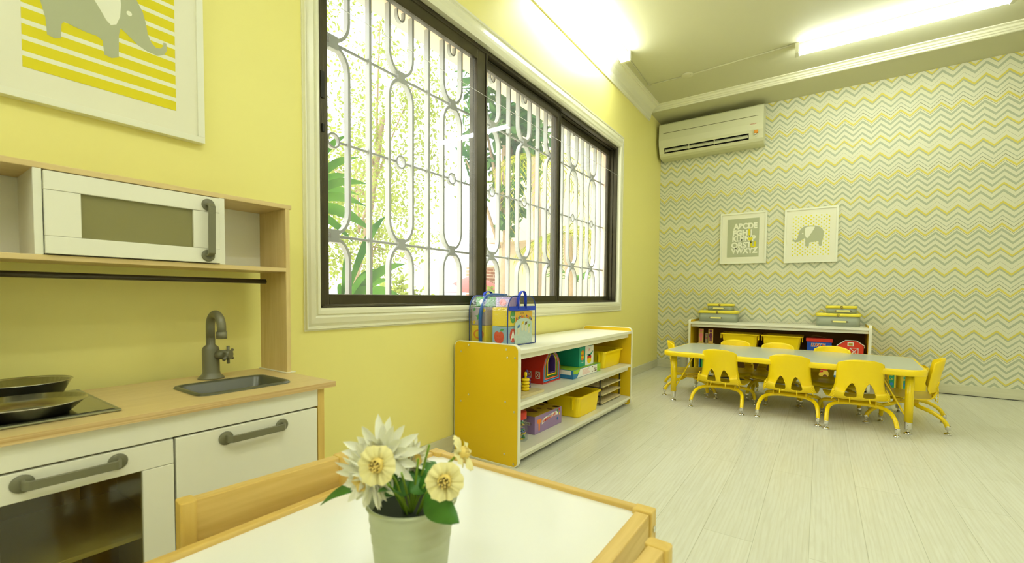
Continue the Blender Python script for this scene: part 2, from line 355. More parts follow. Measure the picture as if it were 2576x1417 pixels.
for z in (zj1, zc, zj2):
    b = MB()
    if z == zc:
        y = 1.0
        for k in range(-1, 9):
            c = 1.168+P_*k
            if c-.028 > y: b.cyl((gx, y, z), (gx, min(c-.028, 4.1), z), .006, n=8)
            y = max(y, c+.028)
            if y > 4.1: break
    else: b.cyl((gx, 1.0, z), (gx, 4.1, z), .0065, n=8)
    for k in range(-1, 8):
        c = 1.168+P_*(k+.5)
        if 1 < c < 4.1: b.sphere((gx, c, z), .015, 8, 6)
    b.build('crossbar', iron, gr)
MB().box((gx-.012, 1.0, zt-.006), (gx+.012, 4.1, zt+.006)).build('top_rail', iron, gr)
reveal = mat('peach_render', srgb(232, 208, 176), .8)
w = MB(); w.box((-.26, wy0-.4, wz0-.6), (-.2, wy0, wz1+.5)); w.box((-.26, wy1, wz0-.6), (-.2, wy1+.5, wz1+.5)); w.box((-.26, wy0, wz1), (-.2, wy1, wz1+.5)); w.box((-.26, wy0, wz0-.6), (-.2, wy1, wz0))
w.box((-.2, wy0-.0005, wz1-.004), (-.105, wy1, wz1+.001)); w.box((-.2, wy1-.004, wz0), (-.105, wy1+.001, wz1)); w.box((-.2, wy0-.001, wz0), (-.105, wy0+.004, wz1)); w.box((-.2, wy0, wz0-.001), (-.105, wy1, wz0+.006))
struct(w.build('trim_3', reveal))

# ------------------------------------------------------------------ fluorescent fittings and their wiring
tube_m = bpy.data.materials.new('lit_tube'); tube_m.use_nodes = True
tb = tube_m.node_tree.nodes['Principled BSDF']; tb.inputs['Base Color'].default_value = (.9, .9, .9, 1); tb.inputs['Emission Color'].default_value = LAMP+(1,); tb.inputs['Emission Strength'].default_value = LAMP_E
lamp_body = mat('white_steel', srgb(225, 224, 195), .4)
def fitting(x, y, along, ln, label, two=True):
    t = thing('fluorescent_light', label, 'ceiling light', (x, y, CZ))
    u = Vector((0, 1, 0)) if along == 'y' else Vector((1, 0, 0)); v = Vector((1, 0, 0)) if along == 'y' else Vector((0, 1, 0)); c = Vector((x, y, CZ))
    def bx(b, a0, a1, b0, b1, z0, z1):
        p, q = c+u*a0+v*b0, c+u*a1+v*b1; return b.box((p.x, p.y, CZ+z0), (q.x, q.y, CZ+z1))
    wd = .045 if two else .026
    bx(MB(), -ln/2-.02, ln/2+.02, -wd*.55, wd*.55, -.045, 0).build('housing', lamp_body, t, bev=.003)
    for s in (-1, 1):
        b = MB(); bx(b, s*(ln/2+.002), s*(ln/2+.03), -wd, wd, -.085, -.0); b.build('lamp_holder', lamp_body, t, bev=.004)
    for k in ((-.026, .026) if two else (0,)):
        b = MB().cyl(c+u*(-ln/2)+v*k-Vector((0, 0, .066)), c+u*(ln/2)+v*k-Vector((0, 0, .066)), .0145, n=10); b.build('tube', tube_m, t)
    return t
fitting(.175, 3.16, 'y', 1.2, 'twin tube ceiling light running beside the window wall')
fitting(2.01, 4.45, 'x', 1.2, 'ceiling light running parallel to the chevron wall')
fitting(2.1, .55, 'y', 1.2, 'added twin tube fill light just right of the camera, out of shot')  # this and the next four fittings are unseen, added to brighten the room
fitting(2.9, 2.5, 'y', 1.2, 'added twin tube fill light over the middle of the room, out of shot')
fitting(2.4, -.25, 'x', 1.2, 'added twin tube fill light just behind the camera position, out of shot')
fitting(1.1, -1.3, 'x', 1.2, 'added twin tube fill light at the rear left of the room, out of shot')
fitting(3.1, -1.6, 'x', 1.2, 'added twin tube fill light at the back of the room, out of shot')
w = MB(); w.tube([(.165, 3.80, CZ-.005), (.150, 4.46, CZ-.005)], .004, 6); w.tube([(.15, 4.47, CZ-.005), (.46, 4.475, CZ-.005)], .0055, 6); w.tube([(.58, 4.472, CZ-.005), (1.36, 4.42, CZ-.005)], .007, 6)
w.box((.135, 4.455, CZ-.014), (.165, 4.485, CZ-.001))
tag(w.build('wiring_conduit', ceil_paint), 'thin white wiring conduit crossing the ceiling between the two lights', 'conduit')
w = MB(); w.lathe([(.052, 0), (.054, -.006), (.046, -.012), (0, -.014)], (.52, 4.475, CZ), 24); w.sphere((.548, 4.46, CZ-.013), .004, 6, 4)
tag(w.build('junction_box', ceil_paint), 'round white junction box cover on the ceiling near the air conditioner', 'junction box')

# ------------------------------------------------------------------ outdoors
random.seed(4)
ground = mat('sunlit_paving', srgb(225, 222, 205), .9)
struct(MB().box((-40, -12, -.45), (-.26, 45, -.4)).build('ground', ground))
def leafmat(name, c1, c2):
    m = bpy.data.materials.new(name); m.use_nodes = True; nt = m.node_tree; N = nt.nodes; K = nt.links; N.clear()
    tc = N.new('ShaderNodeTexCoord'); n = N.new('ShaderNodeTexNoise'); n.inputs['Scale'].default_value = 4; K.new(tc.outputs['Object'], n.inputs[0])
    r = N.new('ShaderNodeValToRGB'); r.color_ramp.elements[0].position = .35; r.color_ramp.elements[1].position = .65; r.color_ramp.elements[0].color = c1; r.color_ramp.elements[1].color = c2; K.new(n.outputs['Fac'], r.inputs[0])
    d = N.new('ShaderNodeBsdfDiffuse'); t = N.new('ShaderNodeBsdfTranslucent'); x = N.new('ShaderNodeMixShader'); x.inputs[0].default_value = .5; o = N.new('ShaderNodeOutputMaterial')
    K.new(r.outputs[0], d.inputs[0]); K.new(r.outputs[0], t.inputs[0]); K.new(d.outputs[0], x.inputs[1]); K.new(t.outputs[0], x.inputs[2]); K.new(x.outputs[0], o.inputs[0]); return m
lm_light = leafmat('pale_tree_leaves', srgb(118, 132, 48), srgb(150, 160, 80))
lm_blue = leafmat('broad_tree_leaves', srgb(44, 84, 50), srgb(84, 118, 62))
lm_palm = leafmat('palm_leaflets', srgb(104, 124, 24), srgb(150, 146, 40))
lm_strap = leafmat('strap_leaves', srgb(40, 84, 24), srgb(78, 122, 40))
bark = mat('bark', srgb(150, 128, 98), .9, noise=(12, .4))
def leaf_cloud(b, c, rad, n, s, sc=(1, 1, 1), clumps=14, spread=.35, asp=.5):
    c = Vector(c); cl = []
    for i in range(clumps):
        while True:
            q = Vector([random.uniform(-1, 1) for _ in range(3)])
            if q.length < 1: break
        cl.append(c+Vector([q[k]*rad*sc[k] for k in range(3)]))
    for i in range(n):
        p = random.choice(cl)+Vector([random.gauss(0, 1)*rad*spread*.5*sc[k] for k in range(3)])
        a = Vector([random.gauss(0, 1) for _ in range(3)]).normalized(); d = a.cross(Vector([random.gauss(0, 1) for _ in range(3)])).normalized()
        l = s*random.uniform(.6, 1.3)
        b.add([p-a*l, p+d*l*asp, p+a*l, p-d*l*asp], [(0, 1, 2, 3)])
def tree(name, label, cat, base, crown, rad, n, s, lm, sc=(1, 1, 1), clumps=14, spread=.35, th=.09, asp=.5, branches=7):
    base, crown = Vector(base), Vector(crown)
    t = thing(name, label, cat, tuple(base), group='trees outside the window')
    b = MB(); leaf_cloud(b, crown, rad, n, s, sc, clumps, spread, asp); b.build('foliage', lm, t)
    b = MB(); b.tube(smooth_path([base, base.lerp(crown, .5)+Vector((.1, .12, 0)), crown]), th, 7)
    for i in range(branches):
        a = base.lerp(crown, random.uniform(.45, .95)); q = crown+Vector([random.uniform(-1, 1)*rad*sc[k]*.9 for k in range(3)])
        b.tube(smooth_path([a, a.lerp(q, .5)+Vector((0, 0, .15)), q], 3), [th*.45, th*.4, th*.36, th*.3, th*.25, th*.2, th*.12], 5)
    b.build('trunk', bark, t); return t
tree('leafy_tree', 'tall pale green fine-leaved tree filling the left sash of the window', 'tree', (-7.6, 6.2, -.4), (-6.8, 6.9, 4.9), 2.6, 7500, .05, lm_light, (.6, .72, 1.2), 75, .22, .07)
tree('leafy_tree', 'fine-leaved tree behind the first one, its crown low in the left sash', 'tree', (-12.5, 10.5, -.4), (-12.2, 10.8, 3.4), 3.0, 4200, .09, lm_light, (.5, 1.1, .8), 40, .25, .08)
tree('broadleaf_tree', 'broad-leaved blue-green tree behind the middle sash of the window', 'tree', (-4.3, 7.9, -.4), (-4.1, 8.0, 4.4), 1.6, 800, .19, lm_blue, (.5, .75, 1.2), 22, .3, .10, .42, 6)
def frond(b, o, d, ln, droop, n=16, wl_=.28, wd=.022):
    o, d = Vector(o), Vector(d).normalized(); P = []
    for i in range(n+1):
        t = i/n; P.append(o+d*ln*t+Vector((0, 0, -droop*t*t)))
    b.tube(P, [.008*(1-.8*i/n)+.001 for i in range(n+1)], 4, 1)
    for i in range(2, n+1):
        t = (P[min(i+1, n)]-P[i-1]).normalized(); sd = t.cross(Vector((0, 0, 1))).normalized()
        for s in (-1, 1):
            e = (sd*s*.75+t*.55+Vector((0, 0, -.35))).normalized(); l = wl_*(1-abs(i/n-.45)*.9)*random.uniform(.85, 1.1); nn = e.cross(t).normalized()*wd+t*wd*.5
            b.add([P[i]-t*wd*.6, P[i]+e*l*.5+t*wd*.9, P[i]+e*l+Vector((0, 0, -.03)), P[i]+e*l*.5-t*wd*.9], [(0, 1, 2, 3)])
def palm(label, base, crown, nf, ln, lm, droop=.9, wl_=.3, wd=.022, name='palm'):
    t = thing(name, label, 'palm', base, group='palms outside the window'); b = MB()
    for i in range(nf):
        a = 2*PI*i/nf+random.uniform(-.2, .2); frond(b, crown, (math.cos(a), math.sin(a), random.uniform(.15, 1.0)), ln*random.uniform(.8, 1.1), droop*random.uniform(.8, 1.5), 18, wl_, wd)
    b.build('frond', [lm, lm], t)
    b = MB(); b.tube(smooth_path([base, Vector(base).lerp(Vector(crown), .5)+Vector((.05, .03, 0)), crown]), .07, 8); b.build('trunk', bark, t); return t
palm('yellow-green palm with drooping fronds in the middle sash of the window', (-2.3, 6.35, -.4), (-2.3, 6.3, 3.1), 12, 1.15, lm_palm, 1.15, .42, .011)
palm('shorter palm at the right edge of the middle sash', (-1.5, 5.95, -.4), (-1.5, 5.95, 1.75), 13, .8, lm_palm, .5, .34, .010)
def strap_plant(label, base, n, ln, wd, lm, seed, lean=(0, 0, 0), up=(.6, 1.6), name='strap_leaved_plant'):
    random.seed(seed); t = thing(name, label, 'plant', base, group='plants under the window')
    b = MB(); base = Vector(base)
    for i in range(n):
        a = 2*PI*i/n+random.uniform(-.3, .3); d = Vector((math.cos(a), math.sin(a), random.uniform(*up)))+Vector(lean); d.normalize(); l = ln*random.uniform(.7, 1.15); sd = d.cross(Vector((0, 0, 1))).normalized()
        A, B_ = [], []; K = 7
        for k in range(K+1):
            q = k/K; p = base+d*l*q+Vector((0, 0, -l*.55*q*q)); w_ = wd*math.sin(PI*min(1, q*.86+.14))**.7 if k < K else .001
            A.append(p+sd*w_); B_.append(p-sd*w_)
        C_ = [(x+y)/2-Vector((0, 0, wd*.35)) for x, y in zip(A, B_)]
        vs = A+C_+B_; fs = [(k, k+1, K+1+k+1, K+1+k) for k in range(K)]+[(K+1+k, K+2+k, 2*K+3+k, 2*K+2+k) for k in range(K)]; b.add(vs, fs, 0, True)
    b.build('leaves', lm, t); MB().cyl(base+Vector((0, 0, -1.2)), base, .025, .02, 8).build('stem', bark, t); return t
def bladed_plant(label, base, tips):
    t = thing('bladed_plant', label, 'plant', base, group='plants under the window'); base = Vector(base)
    for tip, w_ in tips:
        tip = Vector(tip); d = tip-base; l = d.length; sd = d.normalized().cross(Vector((1, .3, .1))).normalized(); A, B_, C_ = [], [], []; K = 8
        for k in range(K+1):
            q = k/K; p = base+d*q+Vector((0, 0, .18*l*math.sin(PI*q*.9))); ww = w_*min(1, .25+q*1.8)*(1 if q < .7 else 1-(q-.7)/.3*.95); A.append(p+sd*ww); B_.append(p-sd*ww); C_.append(p+Vector((ww*.35, 0, 0)))
        n = K+1; MB().add(A+C_+B_, [(k, k+1, n+k+1, n+k) for k in range(K)]+[(n+k, n+k+1, 2*n+k+1, 2*n+k) for k in range(K)], 0, True).build('leaf', lm_strap, t)
    MB().cyl(base+Vector((0, 0, -.9)), base, .02, .015, 8).build('stem', bark, t)
bladed_plant('dark green broad-bladed plant at the lower left corner of the window', (-1.0, 1.80, .72), [((-.95, 2.13, 1.36), .035), ((-.85, 2.22, 1.03), .035), ((-1.05, 2.35, .80), .035), ((-.9, 2.08, .74), .03), ((-1.2, 2.0, 1.12), .03), ((-.8, 1.9, .98), .03), ((-1.0, 2.2, .92), .03), ((-1.1, 1.86, .90), .035), ((-.9, 1.98, .88), .032), ((-.9, 2.30, .70), .03), ((-1.0, 2.08, 1.0), .03)])
bladed_plant('bladed plant reaching in from the left jamb of the window', (-1.05, 1.50, 1.35), [((-.95, 1.90, 1.72), .026), ((-1.0, 1.86, 1.86), .024), ((-.95, 1.98, 1.56), .026), ((-1.0, 2.00, 1.42), .03), ((-.95, 2.02, 1.24), .04), ((-1.0, 1.90, 1.16), .03), ((-1.05, 1.98, 1.50), .022), ((-1.05, 1.92, 1.62), .022)])
strap_plant('strap-leaved plant low in the right sash of the window', (-1.25, 5.05, .55), 16, .62, .03, lm_strap, 5)
strap_plant('strap-leaved plant against the cream wall in the right sash', (-2.4, 8.0, 1.1), 20, .9, .035, lm_strap, 6)
def brick_mat():
    m = bpy.data.materials.new('pink_brick'); m.use_nodes = True; nt = m.node_tree; N = nt.nodes; K = nt.links; b = N['Principled BSDF']; b.inputs['Roughness'].default_value = .9
    tc = N.new('ShaderNodeTexCoord'); mp = N.new('ShaderNodeMapping'); mp.inputs['Rotation'].default_value = (PI/2, 0, PI/2); br = N.new('ShaderNodeTexBrick')
    cx = N.new('ShaderNodeCombineXYZ'); sx = N.new('ShaderNodeSeparateXYZ'); K.new(tc.outputs['Object'], sx.inputs[0]); K.new(sx.outputs[1], cx.inputs[0]); K.new(sx.outputs[2], cx.inputs[1]); K.new(cx.outputs[0], br.inputs[0])
    br.inputs['Scale'].default_value = 1; br.inputs['Brick Width'].default_value = .34; br.inputs['Row Height'].default_value = .10; br.inputs['Mortar Size'].default_value = .012
    br.inputs['Color1'].default_value = srgb(176, 124, 98); br.inputs['Color2'].default_value = srgb(166, 116, 92); br.inputs['Mortar'].default_value = srgb(235, 215, 195)
    K.new(br.outputs[0], b.inputs[0]); return m
w = thing('garden_wall', 'pink brick garden wall seen low through the middle sash', 'wall', (-7, 14, -.4))
MB().box((-7.15, 10.3, -.4), (-7, 26, 1.72)).build('brickwork', brick_mat(), w); MB().box((-7.2, 10.3, 1.72), (-6.95, 26, 1.80)).build('coping', mat('cream_coping', srgb(240, 228, 205), .8), w)
render_m = mat('cream_render', srgb(182, 168, 136), .85)
bl = thing('neighbouring_house', 'cream rendered house behind the right sash of the window', 'house', (-3, 11, -.4))
MB().box((-6.4, 10.9, -.4), (-1.0, 15, 6.2)).build('house_wall', render_m, bl)
MB().box((-6.4, 10.3, 2.35), (-1.0, 10.9, 2.5)).build('canopy', render_m, bl)
for i in range(5): MB().box((-2.0-.55*i, 10.87, 3.5+.15*(i % 2)), (-2.28-.55*i, 10.9, 3.6+.35*(i % 3))).build('shadow_mark', mat('painted_shadow', srgb(110, 104, 86), .8), bl)  # dark boxes standing in for the shadow lines on the house wall
car = mat('white_car_paint', srgb(240, 240, 236), .3); carred = mat('red_canvas', srgb(180, 90, 84), .7)
for i, (x, y, m_, lb) in enumerate(((-6.0, 7.4, car, 'white garden parasol top seen low in the left sash'), (-6.3, 9.6, carred, 'faded red garden parasol top seen beside the bag of blocks'))):
    p = thing('garden_parasol', lb, 'parasol', (x, y, -.4)); MB().lathe([(0, 1.42), (.4, 1.25), (.85, 1.02), (.86, .92)], (x, y, 0), 10).build('canopy', m_, p); MB().cyl((x, y, -.4), (x, y, 1.4), .02, n=8).build('pole', lamp_body, p)
random.seed(9)
for (x, y, r_) in ((-5.0, 5.75, .5), (-5.2, 9.0, .4)):
    b = MB(); leaf_cloud(b, (x, y, .75), r_, 500, .07, (.8, 1, .9), 10, .4); o = b.build('bush', lm_light); tag(o, 'round pale green bush beyond the %s parasol' % ('white' if y < 8 else 'red'), 'bush', 'bushes in the garden')
# ====END2

# ------------------------------------------------------------------ toy kitchen
KX0, KXF, KY0, KY1, KZ = .05, .455, .056, .776, .588     # back, front of top, left, right, top surface
kit = thing('toy_kitchen', 'wooden play kitchen with sink, hob and small white oven against the yellow wall', 'play kitchen', (KX0, KY0, 0))
def kb(name, m, *boxes, bev=.0012, parent=None, label=None):
    b = MB()
    for a, c in boxes: b.box(a, c)
    return b.build(name, m, parent or kit, bev=bev, label=label)
# worktop with a hole for the sink
sx0, sx1, sy0, sy1 = .192, .379, .457, .695
top = kb('countertop', birch, ((KX0, KY0, KZ-.0155), (sx0+.012, KY1, KZ-.0005)), ((sx1-.012, KY0, KZ-.0155), (KXF-.001, KY1, KZ-.0005)), ((sx0+.012, KY0, KZ-.0155), (sx1-.012, sy0+.012, KZ-.0005)), ((sx0+.012, sy1-.012, KZ-.0155), (sx1-.012, KY1, KZ-.0005)), bev=0)
kb('ply_edge', ply, ((KXF-.001, KY0, KZ-.0155), (KXF, KY1, KZ-.001)), parent=top, bev=0)
def rr_ring(x0, y0, x1, y1, r, z): return [(x, y, z) for x, y in rrect(x0, y0, x1, y1, r, 5)]
snk = MB(); q = .0
snk.rings([rr_ring(sx0, sy0, sx1, sy1, .03, KZ), rr_ring(sx0+.003, sy0+.003, sx1-.003, sy1-.003, .028, KZ+.005), rr_ring(sx0+.010, sy0+.010, sx1-.010, sy1-.010, .024, KZ+.005), rr_ring(sx0+.014, sy0+.014, sx1-.014, sy1-.014, .022, KZ),
           rr_ring(sx0+.022, sy0+.022, sx1-.022, sy1-.022, .02, KZ-.06), rr_ring(sx0+.035, sy0+.035, sx1-.035, sy1-.035, .015, KZ-.068)], 0, True, False)
snk.add([(x, y, KZ-.068) for x, y in rrect(sx0+.035, sy0+.035, sx1-.035, sy1-.035, .015, 5)], [list(range(24))])
snk.build('sink', mat('grey_green_sink', srgb(84, 84, 62), .3), kit)
# tap
fx, fy = .125, .583
fc = thing; t = MB()
t.lathe([(.0, 0), (.034, 0), (.033, .004), (.024, .012), (.022, .02), (.022, .085), (.020, .092), (.0115, .100), (.0115, .12)], (fx, fy, KZ), 24)
R_ = .036; pth = [(fx, fy, KZ+.1), (fx, fy, KZ+.155)]+[(fx+R_-R_*math.cos(a), fy+.0*a, KZ+.155+R_*math.sin(a)) for a in [PI*i/12 for i in range(1, 13)]]+[(fx+2*R_, fy, KZ+.135)]
t.tube(pth, .0115, 14); t.cyl((fx+2*R_, fy, KZ+.142), (fx+2*R_, fy, KZ+.122), .0135, .0135, 16)
tap = t.build('tap', grey_pl, kit)
t = MB(); dr = Vector((.80, .6, 0)).normalized(); c0 = Vector((fx, fy, KZ+.070))
t.cyl(c0+dr*.015, c0+dr*.042, .014, .014, 16); t.cyl(c0+dr*.042, c0+dr*.058, .015, .013, 16)
sd_ = Vector((-dr.y, dr.x, 0))
for i in range(6):
    a = PI/6+i*PI/3; d = sd_*math.cos(a)+Vector((0, 0, math.sin(a))); t.cyl(c0+dr*.050, c0+dr*.050+d*.026, .0045, .0045, 8)
t.build('tap_handle', grey_pl, tap)
# hob
hob = kb('hob', mat('steel_hob_edge', srgb(150, 150, 118), .3, .7), ((.058, KY0+.018, KZ), (.388, .309, KZ+.005)), bev=.002)
kb('hob_glass', mat('black_hob_glass', srgb(30, 30, 16), .06, coat=.6), ((.066, KY0+.026, KZ+.005), (.378, .300, KZ+.0065)), bev=.001, parent=hob)
# carcass
for y0, y1 in ((KY0+.02, KY0+.034), (.728, .748)): kb('side_panel', pine_z, ((KX0+.01, y0, 0), (.440, y1, KZ-.0155)))
kb('rear_panel', mat('brown_board', srgb(150, 112, 40), .7), ((KX0+.008, KY0+.02, .03), (KX0+.014, .745, KZ-.02)))
kb('divider', white_lam, ((KX0+.02, .375, .03), (.425, .387, .52)))
kb('floor_panel', white_lam, ((KX0+.01, KY0+.034, .03), (.425, .728, .045)))
kb('apron', white_lam, ((.425, KY0+.03, .522), (.441, .727, KZ-.016)))
# cupboard door right, oven door left
dw = kb('cupboard_door', white_lam, ((.428, .386, .03), (.443, .724, .518)), bev=.002)
ov = kb('oven_door', white_lam, ((.428, KY0+.034, .465), (.443, .3815, .518)), ((.428, .326, .03), (.443, .3815, .464)), ((.428, KY0+.034, .03), (.443, .125, .464)), ((.428, .125, .03), (.443, .326, .1)), bev=.0012)
tint = bpy.data.materials.new('smoky_acrylic'); tint.use_nodes = True; g = tint.node_tree; g.nodes.clear()
a1 = g.nodes.new('ShaderNodeBsdfTransparent'); a1.inputs[0].default_value = (.74, .71, .52, 1); a2 = g.nodes.new('ShaderNodeBsdfGlossy'); a2.inputs['Roughness'].default_value = .08
a3 = g.nodes.new('ShaderNodeMixShader'); a3.inputs[0].default_value = .07; a4 = g.nodes.new('ShaderNodeOutputMaterial'); g.links.new(a1.outputs[0], a3.inputs[1]); g.links.new(a2.outputs[0], a3.inputs[2]); g.links.new(a3.outputs[0], a4.inputs[0])
kb('oven_glass', tint, ((.434, .120, .096), (.437, .330, .470)), parent=ov, bev=0)
kb('oven_shelf', white_lam, ((KX0+.03, .092, .305), (.405, .372, .315)))
kb('back_batten', pine_x, ((KX0+.015, .27, .03), (KX0+.035, .30, .52)))
def handle(a, b, out, parent, wid=.017):
    """flat bar handle between two rosettes a, b standing off by out"""
    a, b, out = Vector(a), Vector(b), Vector(out); d = (b-a).normalized(); o = out.normalized(); s = d.cross(o)
    h = MB()
    for p in (a, b): h.lathe([(0, 0), (.0165, 0), (.0165, .003), (.014, .005), (0, .005)], p, 20, ax=o)
    pts = [a+o*.003, a+o*(out.length-.008), a+d*.006+out, b-d*.006+out, b+o*(out.length-.008), b+o*.003]
    P = [pts[0], pts[1], pts[2]]+[pts[3], pts[4], pts[5]]; R = []
    for i, p in enumerate(P):
        tdir = (P[min(i+1, 5)]-P[max(i-1, 0)]).normalized(); nn = tdir.cross(s).normalized()
        R.append([p+s*wid/2+nn*.003, p+s*wid/2-nn*.003, p-s*wid/2-nn*.003, p-s*wid/2+nn*.003])
    h.rings(R, 0, False, True); return h.build('handle', grey_pl, parent, bev=.0015)
handle((.443, .487, .493), (.443, .622, .493), (.024, 0, 0), dw); handle((.443, .154, .497), (.443, .286, .497), (.024, 0, 0), ov)
# upper part
UX = .214
for y0, y1 in ((KY0+.0, KY0+.014), (.764, .7775)): kb('upright', birch_z, ((KX0, y0, KZ), (UX, y1, 1.107)))
kb('floor_plate', white_lam, ((KX0, .757, KZ), (UX+.006, .790, KZ+.0022)), bev=.0005)
kb('top_board', birch, ((KX0, KY0-.005, 1.107), (UX+.001, .7835, 1.120)))
kb('shelf_board', birch, ((KX0, KY0+.014, .909), (UX, .765, .9215)))
kb('back_board', white_lam, ((KX0, KY0+.014, .9215), (KX0+.004, .764, 1.107)))
t = MB().cyl((.135, KY0+.01, .879), (.135, .740, .879), .0072, n=16); t.build('rail', mat('dark_rail', srgb(72, 66, 48), .35, .4), kit)
for y0, y1 in ((.214, .228), (.575, .589)): kb('microwave_side', white_lam, ((KX0+.004, y0, .9215), (UX, y1, 1.107)), bev=.001)
mw = kb('microwave_door', white_lam, ((.205, .2295, 1.063), (.222, .5735, 1.1035)), ((.205, .2295, .924), (.222, .5735, .9625)), ((.205, .2295, .963), (.221, .2885, 1.0625)), ((.205, .5095, .963), (.221, .5735, 1.0625)), bev=.0012)
kb('microwave_glass', mat('frosted_olive_acrylic', srgb(150, 144, 90), .25, alpha=.75), ((.211, .285, .960), (.214, .512, 1.066)), parent=mw, bev=0)
handle((.222, .5425, .943), (.222, .5445, 1.081), (.024, 0, 0), mw)
# frying pans
steel = mat('brushed_steel', (.78, .77, .66), .24, 1., noise=(60, .15)); steel2 = mat('dark_steel', (.22, .21, .14), .3, 1.)
def pan(c, r, h, hd, label, tilt=(0, 0)):
    t = thing('frying_pan', label, 'pan', c, group='steel toy frying pans on the hob'); c = Vector(c)
    b = MB(); b.lathe([(0, .0), (r*.66, .0), (r*.72, .002), (r*.97, h), (r, h+.001), (r*.985, h+.002), (r*.72, .006), (r*.66, .003), (0, .003)], c, 48)
    b.build('pan_body', steel, t)
    hd = Vector(hd).normalized(); b = MB(); p0 = c+hd*r*.93+Vector((0, 0, h*.75)); w_ = hd.cross(Vector((0, 0, 1)))
    R = []
    for k, (s_, z_, w2) in enumerate(((0, 0, .016), (.03, .012, .008), (.09, .02, .007), (.13, .016, .009))):
        p = p0+hd*s_+Vector((0, 0, z_)); R.append([p+w_*w2+Vector((0, 0, .0015)), p+w_*w2-Vector((0, 0, .0015)), p-w_*w2-Vector((0, 0, .0015)), p-w_*w2+Vector((0, 0, .0015))])
    b.rings(R, 0, False, True); b.build('handle', steel, t, bev=.001)
    return t
pan((.312, .178, KZ+.0068), .093, .025, (.75, -.65, 0), 'shallow steel frying pan at the front of the hob')
pan((.136, .205, KZ+.0068), .078, .042, (-.1, -1, 0), 'deeper steel frying pan at the back of the hob')

# ------------------------------------------------------------------ pictures
frame_m = mat('white_frame', srgb(238, 238, 212), .35); mat_m = mat('mount_board', srgb(238, 236, 208), .7)
grey_ink = mat('grey_print', srgb(178, 182, 146), .8); paper = mat('paper', srgb(240, 240, 214), .8); yell_ink = mat('yellow_print', srgb(222, 208, 10), .7); yell2 = mat('pale_yellow_print', srgb(228, 214, 30), .7)
def picture(label, O, u, w, h, fw, kind):
    """O lower-left corner of frame on the wall, u along wall, n into the room"""
    O, u = Vector(O), Vector(u); v = Vector((0, 0, 1)); n = u.cross(v)
    t = thing('framed_print', label, 'framed print', tuple(O), group='white framed nursery prints'); t_in = .016
    b = MB()
    def bar(a0, b0, a1, b1, d=.026):
        P = [O+u*a+v*c for a, c in ((a0, b0), (a1, b0), (a1, b1), (a0, b1))]; b.add(P+[p+n*d for p in P], [(0,1,2,3), (4,5,6,7), (0,1,5,4), (1,2,6,5), (2,3,7,6), (3,0,4,7)])
    bar(0, 0, w, fw); bar(0, h-fw, w, h); bar(0, fw, fw, h-fw); bar(w-fw, fw, w, h-fw); b.build('frame', frame_m, t, bev=.001)
    MB().prism([(fw-.002, fw-.002), (w-fw+.002, fw-.002), (w-fw+.002, h-fw+.002), (fw-.002, h-fw+.002)], O+n*.002, u, v, n*.016).build('mount', mat_m, t)
    return t, O+n*.0182, u, v, n
ele = [(1535,690),(1530,722),(1545,750),(1580,768),(1630,766),(1680,750),(1735,714),(1757,702),(1765,740),(1768,845),(1800,860),(1832,855),(1838,792),(1862,780),(1900,781),(1960,775),(1995,768),(2006,785),(2010,848),(2035,858),(2062,852),(2067,780),(2085,710),(2091,650),(2086,595),(2060,545),(2010,512),(1950,491),(1870,482),(1790,483),(1730,497),(1680,532),(1650,580),(1636,630),(1628,680),(1610,716),(1588,732),(1566,728),(1552,712),(1549,692)]
ear = [(1758,520),(1790,505),(1850,500),(1932,508),(1915,545),(1890,590),(1850,645),(1820,690),(1800,706),(1775,692),(1758,650),(1752,590)]
def elephant(t, O, u, v, n, x0, z0, sc, flip):
    f = lambda P: [((x0-(p[0]-1535)*sc) if flip else (x0+(p[0]-1535)*sc), z0-(p[1]-482)*sc*1.2) for p in P]
    e = MB().prism(f(ele), O+n*.0006, u, v, n*.0006).build('elephant', grey_ink, t, label='grey paper-cut elephant shape')
    MB().prism(f(ear), O+n*.0012, u, v, n*.0004).build('ear', paper, e)
    c = f([(1715, 615)])[0]; MB().prism([(c[0]+.006*math.cos(a), c[1]+.0065*math.sin(a)) for a in [2*PI*i/14 for i in range(14)]], O+n*.0012, u, v, n*.0004).build('eye', paper, e)
# large one over the kitchen: stripes
t, O, u, v, n = picture('large white frame with grey elephant on yellow stripes above the play kitchen', (0, .165, 1.302), (0, 1, 0), .452, .56, .018, 0)
O2 = O-v*1.302-u*.165
pr = MB().prism([(.234, 1.380), (.5445, 1.380), (.5445, 1.795), (.234, 1.795)], O2, u, v, n*.0003).build('print', paper, t)
b = MB(); k = 0
while 1.380+k*.0379 < 1.79: b.prism([(.234, 1.380+k*.0379), (.5445, 1.380+k*.0379), (.5445, min(1.380+k*.0379+.0262, 1.795)), (.234, min(1.380+k*.0379+.0262, 1.795))], O2, u, v, n*.0005); k += 1
o = b.build('stripe', yell_ink, pr); o['kind'] = 'stuff'
elephant(t, O2, u, v, n, .523, 1.682, .000466, True)
